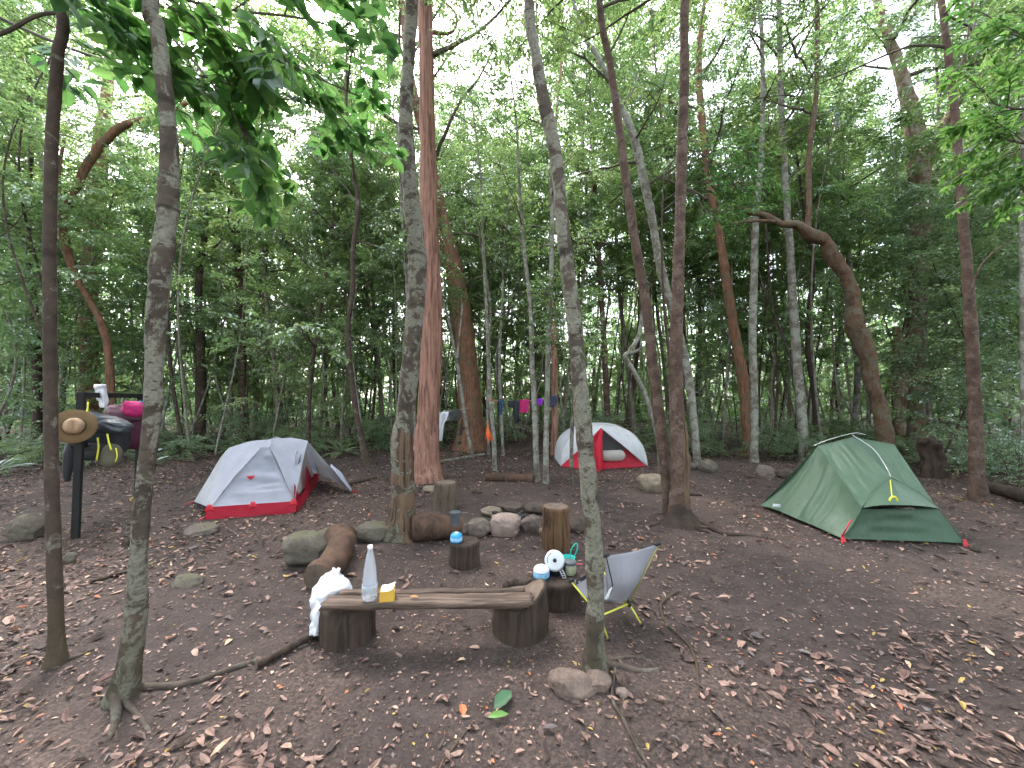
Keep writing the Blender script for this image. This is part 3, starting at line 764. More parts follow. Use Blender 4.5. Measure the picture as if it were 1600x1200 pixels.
PROT = {'tall': [make_proto('tall', 200, 'redbrown'), make_proto('tall', 201, 'pale2'), make_proto('tall', 202, 'greytrunk')],
        'mid': [make_proto('mid', 210, 'brown'), make_proto('mid', 211, 'pale2'), make_proto('mid', 212, 'greytrunk')],
        'low': [make_proto('low', 220, 'brown'), make_proto('low', 221, 'greytrunk')],
        'pole': [make_proto('pole', 230, 'pale2'), make_proto('pole', 231, 'brown'), make_proto('pole', 232, 'greytrunk')]}
BARKW = {('tall', 0): 'tall red-brown tree', ('tall', 1): 'tall pale tree', ('tall', 2): 'tall grey tree', ('mid', 0): 'leafy dark-stemmed young tree', ('mid', 1): 'leafy pale-stemmed young tree',
         ('mid', 2): 'leafy grey-stemmed young tree', ('low', 0): 'bushy low brown-stemmed sapling', ('low', 1): 'bushy low grey-stemmed sapling', ('pole', 0): 'bare pale pole-like tree', ('pole', 1): 'bare brown pole-like tree', ('pole', 2): 'bare grey pole-like tree'}
MARKS = [(-200, 55, 'at the left edge of the photo'), (55, 105, 'behind the slim brown trunk on the left'), (105, 165, 'behind the hanging black backpack'), (165, 205, 'behind the maroon backpack'), (205, 262, 'behind the mottled trunk on the left'),
         (262, 330, 'just left of the grey tent'), (330, 385, 'behind the left part of the grey tent'), (385, 440, 'behind the ridge of the grey tent'), (440, 500, 'behind the door end of the grey tent'), (500, 560, 'behind the open awning of the grey tent'),
         (560, 612, 'right of the grey tent awning'), (612, 650, 'behind the trunk with the rotten foot'), (650, 692, 'behind the tall red trunk'), (692, 750, 'behind the leaning reddish trunk'), (750, 795, 'behind the orange cord'),
         (795, 832, 'behind the pink shirt'), (832, 875, 'behind the purple garment'), (875, 905, 'behind the left tip of the red and white tent'), (905, 945, 'behind the peak of the red and white tent'), (945, 1012, 'behind the white side of the red and white tent'),
         (1012, 1052, 'behind the kinked dead sapling'), (1052, 1100, 'behind the trunk with flared black roots'), (1100, 1150, 'right of the flared black roots'), (1150, 1200, 'behind the smooth pale thin trunk'), (1200, 1262, 'behind the left slope of the green tent'),
         (1262, 1320, 'behind the peak of the green tent'), (1320, 1370, 'behind the right part of the green tent'), (1370, 1420, 'behind the rusty bent trunk'), (1420, 1475, 'behind the broken stump'), (1475, 1540, 'behind the dark trunk right of the green tent'), (1540, 1900, 'at the right edge of the photo')]
def clear_edge(px):
    return float(np.interp(px, [-300, 0, 120, 300, 560, 640, 760, 880, 1020, 1150, 1300, 1450, 1600, 1900], [7.2, 7.6, 8.2, 9.0, 9.6, 11, 12.0, 11.2, 9.8, 9.4, 9.0, 7.8, 6.6, 6.2]))
rng = np.random.default_rng(77)
spots = []
def try_place(kind, n, dmin, dmax, sep, pxr=(-120, 1720)):
    got = 0; tries = 0
    while got < n and tries < 6000:
        tries += 1
        px = rng.uniform(*pxr); e = clear_edge(px)
        y = e + dmin + (dmax - dmin) * rng.random() ** .8
        x = (px - 800) / FPX * y
        if kind == 'tall' and (px < 520 or px > 1120) and rng.random() < .5: continue
        if kind != 'low' and any(a < px < b and y < c for a, b, c in ((1352, 1525, 10.6), (112, 172, 13), (675, 762, 11.8), (1340, 1395, 8.6), (1240, 1330, 8.6))): continue
        if any((x - a) ** 2 + (y - b) ** 2 < (sep * (s2 if s2 < sep else sep) / sep) ** 2 for a, b, s2 in [(c[0], c[1], sep) for c in spots]): continue
        spots.append((x, y, kind, px, y - e)); got += 1
try_place('tall', 38, .5, 13, 1.6)
try_place('tall', 11, 2, 11, 1.5, (600, 1450))
try_place('mid', 42, .3, 10, 1.2)
try_place('low', 46, .1, 9, .8)
try_place('pole', 165, .1, 8, .33)
ORD = ['', 'second ', 'third ', 'fourth ', 'fifth ', 'sixth ', 'seventh ', 'eighth ', 'ninth ']
placed = []
for i, (x, y, kind, px, dep) in enumerate(spots):
    v = int(rng.integers(len(PROT[kind]))); tm, cm = PROT[kind][v]
    placed.append((x, y, kind, px, dep, v, rng.uniform(0, 2 * PI), rng.uniform(.85, 1.2)))
cells = {}
for p in placed:
    mk = next(m for a, b, m in MARKS if a <= p[3] < b or (b == 1900 and p[3] >= a))
    cells.setdefault((p[2], p[5], mk), []).append(p)
GRP = {'tall': 'tall trees of the wood around the clearing', 'mid': 'leafy young trees around the clearing', 'low': 'bushy saplings around the clearing', 'pole': 'slender bare-stemmed trees around the clearing'}
for (kind, v, mk), L in cells.items():
    L.sort(key=lambda p: p[4])
    for k, (x, y, _, px, dep, _, rz, s) in enumerate(L):
        nm = BARKW[(kind, v)]
        lab = (ORD[k] + nm + ' ' + mk) if k == 0 or len(L) < 2 else ORD[k] + 'nearest ' + nm + ' ' + mk
        if k == 0 and len(L) > 1: lab = 'nearest ' + nm + ' ' + mk
        o = thing('forest_tree' if kind in ('tall', 'pole') else 'young_tree', lab, 'tree', (x, y, gz(x, y)), rz, GRP[kind])
        o.scale = (s, s, s)
        o.rotation_euler = (rng.normal(0, .035), rng.normal(0, .035), rz)
        tm, cm = PROT[kind][v]
        link('trunk', tm, o); link('crown', cm, o)

# ------------------------------------------------------------------ shrubs and ferns at the clearing's edge
def make_shrub(seed, H=.9, leaf=(.05, .022), n=46, leafm='leafB'):
    r = np.random.default_rng(seed); pos, dirs, scl = [], [], []
    stems = MB()
    for i in range(n):
        az = r.uniform(0, 2 * PI); rr = r.uniform(0, .55) * H; h = H * r.uniform(.15, 1) * (1 - .35 * rr / H)
        p = np.array([math.cos(az) * rr, math.sin(az) * rr, h]); pos.append(p)
        dirs.append(norm(np.array([math.cos(az), math.sin(az), r.uniform(-.2, .7)]))); scl.append(H * r.uniform(.4, .7))
        if i % 4 == 0:
            V, F = tube(np.array([[p[0] * .15, p[1] * .15, -.05], [p[0] * .5, p[1] * .5, h * .6], p]), [.008, .006, .003], 4, False); stems.add(V, F, 0)
    fo = place_sprays(pos, dirs, scl, r, leaf, SPRAYS_FINE)
    return fo.mesh('foliage', [M[leafm], M['twig']], False), stems.mesh('stem', [M['twig']])
def make_fern(seed, nf=13, L=.8):
    r = np.random.default_rng(seed); P, D, N, LL = [], [], [], []
    st = MB()
    for i in range(nf):
        az = i * 2.4 + r.uniform(-.3, .3); el = r.uniform(.7, 1.3); p = np.zeros(3); l = L * r.uniform(.7, 1.2); pts = [p.copy()]
        k = 22
        for j in range(k):
            t = j / k; e = el - t * r.uniform(1.2, 1.9) if False else el - t * 1.7
            d = np.array([math.cos(az) * math.cos(e), math.sin(az) * math.cos(e), math.sin(e)]); p = p + d * l / k; pts.append(p.copy())
            s = norm(np.cross(d, [0, 0, 1]))
            if j > 3:
                for sg in (-1, 1):
                    P.append(p.copy()); D.append(norm(s * sg + d * .45 + np.array([0, 0, -.1]))); N.append(norm(np.cross(s, d) + r.normal(0, .15, 3))); LL.append(.17 * l * math.sin(PI * min(1, .15 + t * .9)) + .02)
        V, F = tube(np.array(pts), np.linspace(.005, .002, len(pts)), 3, False); st.add(V, F)
    LL = np.array(LL); V, F = leaf_geo(np.array(P), np.array(D), np.array(N), LL, LL * .22, 4, .1, .12)
    mb = MB(); mb.add(V, F)
    return mb.mesh('fronds', [M['leafB']], False), st.mesh('stem', [M['twig']])
SHR = [make_shrub(301, 1.0), make_shrub(302, .7, leafm='leafA'), make_shrub(303, 1.3, (.07, .03), 60, 'leafB')]
FRN = [make_fern(311), make_fern(312, 11, 1.0)]
rng = np.random.default_rng(91)
sl_ = []
for i in range(85):
    px = rng.uniform(-60, 1660); e = clear_edge(px); dd = rng.uniform(-.2, 2.6); y = e + dd; x = (px - 800) / FPX * y
    if any(math.hypot(x - a, y - b) < .42 for a, b, *_ in sl_): continue
    sl_.append((x, y, px, dd, int(rng.integers(5)), rng.uniform(.5, .95), rng.uniform(0, 6.28)))
KN = ['grey-green waist-high shrub', 'dark green knee-high shrub', 'large loose grey-green shrub', 'arching green fern', 'tall wide fern']
cells = {}
for s in sl_:
    mk = next(m for a, b, m in MARKS if a <= s[2] < b or (b == 1900 and s[2] >= a)); cells.setdefault((s[4], mk), []).append(s)
for (k, mk), L in cells.items():
    L.sort(key=lambda s: s[3])
    for j, (x, y, px, dd, _, s, rz) in enumerate(L):
        lab = KN[k] + ' ' + mk if len(L) == 1 else (('nearest ' + KN[k] + ' ' + mk) if j == 0 else ORD[j] + 'nearest ' + KN[k] + ' ' + mk)
        o = thing('shrub' if k < 3 else 'fern', lab, 'shrub' if k < 3 else 'fern', (x, y, gz(x, y)), rz, 'shrubs at the edge of the clearing' if k < 3 else 'ferns at the edge of the clearing')
        o.scale = (s, s, s)
        a, b = (SHR + FRN)[k]
        link('foliage' if k < 3 else 'fronds', a, o); link('stem', b, o)

# ------------------------------------------------------------------ the far wood that reads as one mass
def far_wood():
    r = np.random.default_rng(400)
    pos, dirs, scl = [], [], []
    for i in range(10500):
        px = r.uniform(-260, 1860); y = r.uniform(21, 33); x = (px - 800) / FPX * y
        clump = vnoise(np.array([[x * .25, y * .2, 0]]), 3)[0]
        h = r.uniform(0, 1) ** (1.2 if i % 5 < 2 else 1.6) * (13 + 5 * clump if i % 5 < 2 else 6)
        pos.append((x, y, h + .2)); az = r.uniform(0, 6.28); dirs.append((math.cos(az), math.sin(az), r.uniform(-.2, .5))); scl.append(r.uniform(1.3, 2.4))
    mb = place_sprays(pos, dirs, scl, r, (.17, .075), SPRAYS, 4, 0)
    for i in range(600):
        px = r.uniform(-200, 1800); y = r.uniform(22, 40); x = (px - 800) / FPX * y
        p = wobble_path(r.uniform(10, 18), r, 8, .3) + np.array([x, y, gz(x, y) - .2])
        V, F = tube(p, np.linspace(r.uniform(.05, .12), .03, 8), 5, False); mb.add(V, F, 1)
    pos, dirs, scl = [], [], []          # the same wood continued unseen behind the camera, added to dim front light
    for i in range(2600):
        a = r.uniform(R(112), R(428)) + PI / 2; a = r.uniform(-R(128), R(128)) - PI / 2; d = r.uniform(7.5, 13) ; x = d * math.cos(a); y = 2 + d * math.sin(a) - 1.5
        if y > 0 and abs(x) < 1.6 * y + 2.0: continue
        h = r.uniform(0, 1) ** .9 * 11; pos.append((x * (1 + h * .0), y, h + .2)); az = r.uniform(0, 6.28); dirs.append((math.cos(az), math.sin(az), r.uniform(-.2, .5))); scl.append(r.uniform(1.2, 2.0))
    mb2 = place_sprays(pos, dirs, scl, r, (.16, .07), SPRAYS, 4, 0); off = mb.n; mb.V += mb2.V; mb.n += mb2.n
    for f, m in mb2.order: mb.order.append((f + off, m))
    tag(mb.build('far_wood', [M['leafC'], M['pale2']], None, False), 'dense green wood closing off the view behind the clearing, plus leaves added unseen behind the camera', None, None, 'stuff')
    # seedlings and low plants under the trees
    pos, dirs, scl = [], [], []
    for i in range(1700):
        px = r.uniform(-80, 1680); e = clear_edge(px); y = e + .2 + r.random() * 12; x = (px - 800) / FPX * y
        az = r.uniform(0, 6.28); pos.append((x, y, gz(x, y) + r.uniform(.03, .5))); dirs.append((math.cos(az), math.sin(az), r.uniform(.1, 1.2))); scl.append(r.uniform(.5, 1.1))
    mb = place_sprays(pos, dirs, scl, r, (.065, .03), SPRAYS, 4, .003)
    tag(mb.build('undergrowth', [M['leafB'], M['twig']], None, False), 'low seedlings and plants covering the ground under the trees', None, None, 'stuff')
far_wood()

# ------------------------------------------------------------------ near overhanging foliage
def near_branch(t, start, end_pts, r0, leafs, rng, spread=.5, leafm='leafNear', leaf=(.13, .05), n=18, sc=.9, hang=-.1):
    """a limb from the trunk through world points with leafy sprays, all in the tree's own crown mesh; returns builder"""
    P = catmull(np.array([start] + list(end_pts)), 30)
    return P
def limb_tree(name, label, base, H, limb_sets, barkm, leafm, leaf, seed, r0=.09, dens=10, sc=.9, lean=(0, 0), twl=.45, shape=8, hang=.15):
    rng = np.random.default_rng(seed)
    base = np.array([base[0], base[1], gz(base[0], base[1])])
    t = thing(name, label, 'tree', base)
    q = catmull(wobble_path(H, rng, 14, .1, lean), 70); q[0][2] = -.15
    mb = MB(); V, F = tube(q, np.linspace(r0, r0 * .3, 70), 12, True, .08, 6, seed); mb.add(V, F); mb.build('trunk', M[barkm], t)
    pos, dirs, scl = [], [], []; wood = MB()
    for pts in limb_sets:
        P = np.array([np.asarray(p, float) for p in pts]) - base
        k = int(np.argmin(np.abs(q[:, 2] - (P[0][2] - .3)))); P = np.vstack([q[k], P])
        Q = catmull(P, 40); V, F = tube(Q, np.linspace(r0 * .28, .005, 40), 6, False); wood.add(V, F, 1)
        for j in range(dens):
            f = .35 + .65 * (j + rng.random()) / dens; a = Q[int(f * 39)]; d = norm(Q[min(39, int(f * 39) + 1)] - Q[int(f * 39) - 1])
            s = norm(np.cross(d, [0, 0, 1])) * rng.choice([-1, 1])
            sd = norm(d * rng.uniform(.2, 1) + s * rng.uniform(.3, 1.1) + np.array([0, 0, rng.uniform(-.4, .3) - hang]))
            L = rng.uniform(.4, 1) * twl; e = a + sd * L
            V, F = tube(np.array([a, (a + e) / 2 + [0, 0, .02], e]), [.006, .005, .003], 4, False); wood.add(V, F, 1)
            pos += [a + sd * L * .4, e]; dirs += [sd, norm(sd + rng.normal(0, .4, 3))]; scl += [sc * rng.uniform(.6, 1), sc * rng.uniform(.6, 1)]
    mb = place_sprays(pos, dirs, scl, rng, leaf, [spray_template(rng, .5, *((.12, 2) if leaf[0] > .17 else (.075, 3))) for _ in range(5)], shape, .004)
    off = mb.n; mb.V.append(np.concatenate(wood.V)); mb.n += len(mb.V[-1])
    for f, m in wood.order: mb.order.append((f + off, m))
    link('crown', mb.mesh('crown', [M[leafm], M['twig']], False), t)
    return t
limb_tree('overhanging_tree', 'glossy broad-leaved tree leaning in overhead at the upper left', (-4.6, 2.0), 7,
          [[at(-60, 60, 2.4), at(80, 20, 2.5), at(250, 40, 2.6), at(420, 90, 2.7), at(560, 150, 2.8)],
           [at(-60, -60, 2.3), at(150, -40, 2.5), at(330, 10, 2.6), at(480, 30, 2.8), at(560, 60, 2.9)],
           [at(-60, 0, 3.0), at(150, 90, 3.0), at(300, 115, 3.0), at(420, 150, 3.0), at(530, 165, 3.1)],
           [at(150, -60, 3.2), at(270, 60, 3.1), at(330, 130, 3.0), at(370, 190, 3.0), at(395, 235, 3.0)],
           [at(-80, -100, 2.0), at(60, -60, 2.0), at(180, -30, 2.1), at(300, -20, 2.2)]],
          'brown', 'leafNear', (.18, .098), 501, r0=.055, dens=10, sc=.85, twl=.45)
limb_tree('overhanging_tree', 'feathery dark green tree reaching in at the right of the red-brown trunk', (2.87, 6.6), 5.5,
          [[at(1075, 235, 6.6), at(1120, 255, 6.4), at(1160, 290, 6.3)], [at(1085, 285, 6.6), at(1130, 290, 6.4), at(1195, 275, 6.3)], [at(1090, 250, 6.6), at(1140, 230, 6.5), at(1185, 245, 6.4)], [at(1080, 300, 6.6), at(1105, 330, 6.4), at(1150, 320, 6.3)]],
          'brown', 'leafNear', (.13, .032), 502, r0=.04, dens=12, sc=.75, twl=.5, shape=4)
limb_tree('overhanging_tree', 'broad-leaved tree reaching in from beyond the right edge', (5.6, 3.0), 6,
          [[at(1660, 150, 3.6), at(1600, 170, 3.6), at(1545, 160, 3.7)], [at(1660, 220, 3.6), at(1610, 225, 3.7), at(1560, 215, 3.8)], [at(1660, 60, 3.6), at(1600, 60, 3.8), at(1550, 30, 4)], [at(1680, 280, 3.6), at(1620, 280, 3.8), at(1575, 300, 4)]],
          'brown', 'leafNear', (.12, .05), 503, dens=8, sc=.7, twl=.4)
# ------------------------------------------------------------------ helpers for the camp
def bw(mb, name, mats, t, smooth=True, solid=0.0):
    """builds world-space geometry as a child of the (unrotated) thing t"""
    off = np.array(t.location)
    mb.V = [v - off for v in mb.V]
    o = mb.build(name, mats, t, smooth)
    if solid:
        m = o.modifiers.new('thick', 'SOLIDIFY'); m.thickness = solid; m.offset = 0
    return o
def bwt(mb, name, mats, label, cat, loc, group=None, smooth=True, solid=0.0):
    """a thing that is one mesh"""
    loc = np.asarray(loc, float); mb.V = [v - loc for v in mb.V]
    o = mb.build(name, mats, None, smooth); o.location = tuple(loc)
    if solid:
        m = o.modifiers.new('thick', 'SOLIDIFY'); m.thickness = solid; m.offset = 0
    return tag(o, label, cat, group)
def panel(a, b, c, d, nu=20, nv=20, sag=0.0, wr=0.0, seed=0, fu=6, fv=1.5, keep=(1, 1, 1, 1)):
    """a-b bottom, d-c top; sags and wrinkles fade out towards the kept edges (bottom, right, top, left)"""
    a, b, c, d = [np.asarray(p, float) for p in (a, b, c, d)]
    u, v = np.meshgrid(np.linspace(0, 1, nu), np.linspace(0, 1, nv)); u, v = u.ravel()[:, None], v.ravel()[:, None]
    P = (a * (1 - u) + b * u) * (1 - v) + (d * (1 - u) + c * u) * v
    N = norm(np.cross(b - a + c - d, d - a + c - b))
    m = np.ones_like(u)
    if keep[0]: m = m * np.minimum(1, v * 5)
    if keep[2]: m = m * np.minimum(1, (1 - v) * 5)
    if keep[3]: m = m * np.minimum(1, u * 5)
    if keep[1]: m = m * np.minimum(1, (1 - u) * 5)
    q = np.concatenate([u * fu, v * fv, u * 0 + seed], 1)
    w = (vnoise(q, seed) + .5 * vnoise(q * 2.3, seed + 3))[:, None]
    P = P - N * (sag * 4 * np.sqrt(np.clip(u * (1 - u) * v * (1 - v), 0, 1)) * 1.0) + N * w * wr * m
    return P, grid_faces(nu, nv)
def rowsurf(rows, nu=20, nv=24, wr=0, seed=0, fu=4, fv=4):
    """rows: list of polylines (bottom to top), each resampled; smooth surface through them"""
    Rr = np.array([catmull(np.array(r, float), nu) for r in rows])
    G = np.stack([catmull(Rr[:, i], nv) for i in range(nu)], 1)
    P = G.reshape(-1, 3)
    if wr:
        N = norm(np.cross(np.gradient(G, axis=1), np.gradient(G, axis=0))).reshape(-1, 3)
        u, v = np.meshgrid(np.linspace(0, 1, nu), np.linspace(0, 1, nv))
        q = np.stack([u.ravel() * fu, v.ravel() * fv, u.ravel() * 0 + seed], 1)
        P = P + N * (fbm(q, seed, 3) * wr)[:, None]
    return P, grid_faces(nu, nv)
def rod(p, q, r, sides=8):
    return tube(np.array([p, q], float), [r, r], sides, True)
def fabric(name, c, trans=.25, rough=.6, weave=True, var=.08):
    n = NT(name); v = n.coord(); c = np.array(c)
    f = n.noise(v, 5, 4)
    col = n.ramp(f, [(.3, tuple(c * (1 - var))), (.7, tuple(np.minimum(c * (1 + var), 1)))])
    dirt = n.noise(v, 14, 6, .7)
    col = n.mix(n.ramp(dirt, [(.62, (0, 0, 0)), (.75, (.35, .35, .35))]), col, tuple(c * .6 + .02))
    fold = n.noise(n.coord((3, 3, 1.2)), 3.5, 3, .5, 1.2)
    b = n.bump(fold, .35, .03); b = n.bump(n.noise(v, 160, 2), .15, .001, b)
    p = n.n('ShaderNodeBsdfPrincipled'); n.l(col, p.inputs['Base Color']); p.inputs['Roughness'].default_value = rough
    p.inputs['Specular IOR Level'].default_value = .35; n.l(b, p.inputs['Normal'])
    t = n.n('ShaderNodeBsdfTranslucent'); n.l(col, t.inputs[0])
    m = n.n('ShaderNodeMixShader'); m.inputs[0].default_value = trans
    n.l(p.outputs[0], m.inputs[1]); n.l(t.outputs[0], m.inputs[2]); n.l(m.outputs[0], n.out.inputs['Surface'])
    return n.m
M['tgrey'] = fabric('light_grey_fly', (.44, .45, .54), .30)
M['tgrey2'] = fabric('shaded_side_grey_fly', (.46, .47, .52), .30)
M['tred'] = fabric('deep_red_floor_fabric', (.42, .012, .035), .12)
M['tred2'] = fabric('bright_red_fly', (.62, .02, .05), .30)
M['twhite'] = fabric('white_fly', (.74, .74, .80), .30)
M['tcream'] = fabric('cream_inner_fabric', (.68, .64, .60), .35)
M['tmesh'] = simple('dark_mesh', (.10, .10, .11), .8, bump=.05)
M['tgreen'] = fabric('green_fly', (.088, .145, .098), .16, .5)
M['tgreen2'] = fabric('shaded_green_fly', (.065, .115, .078), .12, .5)  # same green fabric as the fly, darkened to put shade on the porch
M['metal'] = simple('grey_aluminium', (.55, .56, .56), .35, .6, var=.1, Metallic=.7)
M['redplastic'] = simple('red_plastic', (.6, .03, .05), .5)
M['yellowcord'] = simple('yellow_cord', (.75, .70, .05), .6)
M['black'] = simple('black_fabric', (.018, .018, .021), .7)
M['cord'] = simple('pale_cord', (.4, .38, .33), .8)

# ------------------------------------------------------------------ the grey tent
def grey_tent():
    A = gp(322, 812); B = gp(463, 801); e = norm((B - A) * [1, 1, 0]); pdir = np.array([-e[1], e[0], 0])
    if pdir[1] < 0: pdir = -pdir
    Ln = 2.0
    C = B + pdir * Ln; D = A + pdir * Ln
    for P in (A, B, C, D): P[2] = gz(P[0], P[1])
    t = thing('dome_tent', 'light grey dome tent with red floor and its right door flap open', 'tent', (A + C) / 2 * [1, 1, 0] + [0, 0, (A[2] + C[2]) / 2])
    up = np.array([0, 0, 1.])
    w = np.linalg.norm(B - A); mid = (A + B) / 2
    Hn = mid + pdir * .50 + up * .80; Hf = mid + pdir * (Ln - .5) + up * .80
    Mc = at(430, 686, 5.85)
    Lc = at(358, 700, 5.75); Rc = at(481, 689, 5.95)
    VL = gp(303, 789); VR = gp(549, 771)
    hem = .13
    Ah, Bh, Ch, Dh = [P + up * hem for P in (A, B, C, D)]
    Ai = Ah + (e * .03 + pdir * .03); Bi = Bh + (-e * .03 + pdir * .03)
    hs_ = .30
    # near end: main panel between the two corner poles, then the shoulders
    mb = MB()
    top1, top2 = Hn - e * .05, Hn + e * .05
    mb.add(*panel(Ai, Bi, top2, top1, 40, 40, .07, .045, 3, 1.3, 8))
    arch = catmull(np.array([Lc, (Lc + Mc) / 2 + up * .035, Mc, (Rc + Mc) / 2 + up * .035, Rc]), 31); aL, aR = arch[:16], arch[15:]
    def edge(p, q, b=.03): return catmull(np.array([p, (p + q) / 2 + up * b, q]), 16)
    def shoulder(lo, hi, sd): lo, hi = np.array(lo), np.array(hi); return rowsurf([lo, lo * .62 + hi * .38 + up * .035, lo * .3 + hi * .7 + up * .035, hi], 30, 26, .007, sd, 3, 3)
    mb.add(*shoulder(edge(Ai, top1), aL, 4)); mb.add(*shoulder(edge(top2, Bi), aR, 5))
    mb.add(*shoulder([top1, top1 * .5 + top2 * .5, top2], [Mc - e * .004, Mc, Mc + e * .004], 8))
    mb.add(*shoulder(edge(Dh, Hf), aL, 6)); mb.add(*shoulder(edge(Hf, Ch), aR, 7))
    mb.add(*panel(Ch, Dh, Hf, Hf, 16, 16, .04, .015, 8, 2, 6))
    bw(mb, 'fly', [M['tgrey']], t)
    mb = MB()      # closed left porch
    VLu = VL + up * .05
    mb.add(*panel(Ai, VLu, Lc, Lc, 18, 22, .03, .018, 9, 5, 1.2, (0, 1, 1, 1))); mb.add(*panel(VLu, Dh, Lc, Lc, 18, 22, .03, .018, 10, 5, 1.2, (0, 1, 1, 1)))
    bw(mb, 'porch', [M['tgrey2']], t)
    mb = MB()      # right porch: far half pegged out, near half rolled behind it
    VRu = VR + up * .04
    mb.add(*panel(VRu, Ch + e * .02, Rc, Rc - e * .01, 18, 24, .03, .02, 11, 5, 1.4, (0, 1, 1, 1)))
    o = bw(mb, 'open_flap', [M['tgrey2']], t); tag(o, 'grey door flap pegged out to the right')
    mb = MB()
    a = Rc + (VR - Rc) * .52 + pdir * .02 + up * .03
    mb.add(*rowsurf([[VR + up * .03 - pdir * .04, VR + up * .05 + pdir * .05, VR + up * .03 + pdir * .12], [VR * .5 + a * .5 - pdir * .05 + up * .02, VR * .5 + a * .5 + up * .10, VR * .5 + a * .5 + pdir * .22], [a - pdir * .02, a + up * .03 + pdir * .05, a + pdir * .12]], 14, 16, .008, 2))
    bw(mb, 'folded_flap', [M['tgrey']], t, solid=.004)
    mb = MB()
    for P, Q in ((A, B), (B, C), (C, D), (D, A)):
        out = norm(np.cross(Q - P, up)) * .015
        mb.add(*panel(P + out + up * .0, Q + out, Q + up * (hem + .02), P + up * (hem + .02), 30, 5, .0, .008, 12, 8, 1))
    mb.add(*panel(A + up * .01, B + up * .01, C + up * .01, D + up * .01, 6, 6))
    # the red floor rises to a point at the middle of the door side
    m1 = B + pdir * .55; m2 = B + pdir * 1.45
    mb.add(*panel(B - e * .03 + up * .1, B + pdir * .42 - e * .03 + up * .1, B + pdir * .12 - e * .05 + up * .36, B + pdir * .05 - e * .04 + up * .36, 10, 8))
    mb.add(*panel(B + pdir * .8 - e * .03 + up * .1, B + pdir * 1.6 - e * .03 + up * .1, B + pdir * 1.1 - e * .05 + up * .42, B + pdir * 1.0 - e * .05 + up * .42, 10, 8))
    bw(mb, 'floor', [M['tred']], t)
    mb = MB()
    q = -e * .07
    mb.add(*panel(B + q + up * .1, C + q + up * .1, Rc + pdir * .25 + q * 1.4 - up * .05, Rc - pdir * .35 + q * 1.4 - up * .12, 20, 16, .02, .006, 13))
    bw(mb, 'inner_wall', [M['tcream']], t)
    mb = MB()
    q = -e * .055
    mb.add(*panel(B + pdir * .3 + q * .9 + up * .56, B + pdir * .95 + q * 1.2 + up * .60, Rc + pdir * .05 + q - up * .06, Rc - pdir * .05 + q - up * .08, 8, 8))
    bw(mb, 'door_mesh', [M['tmesh']], t)
    mb = MB()
    for P in (Lc - e * .01, Rc + e * .01):
        pass
    mb.add(*tube(arch - up * .012, .005, 6))
    bw(mb, 'pole', [M['metal']], t)
    for s, P in ((.0, Ai), (.5, (Ai + Bi) / 2), (.97, Bi)):
        mb = MB(); c = P - pdir * .035
        mb.add(*panel(c - e * .05 - up * .03, c + e * .05 - up * .03, c + e * .02 + up * .05, c - e * .02 + up * .05, 4, 4)); bw(mb, 'corner_patch', [M['redplastic']], t, solid=.006)
    mid_v = Ai * .35 + Bi * .15 + Hn * .5 - pdir * .03; mb = MB(); mb.add(*panel(mid_v - e * .012 - up * .05, mid_v + e * .012 - up * .05, mid_v + e * .05 + up * .0, mid_v - e * .05, 4, 4)); bw(mb, 'vent_tab', [M['redplastic']], t, solid=.004)
    for nm, P, o_ in (('peg', VL, -e * .1), ('peg', VR, e * .08), ('peg', A, -e * .05 - pdir * .05)):
        mb = MB(); mb.add(*rod(P + up * .05, P + o_ + up * .01, .006)); mb.add(*rod(P + o_ + up * .03, P + o_ - up * .06, .006)); bw(mb, nm, [M['redplastic']], t)
grey_tent()

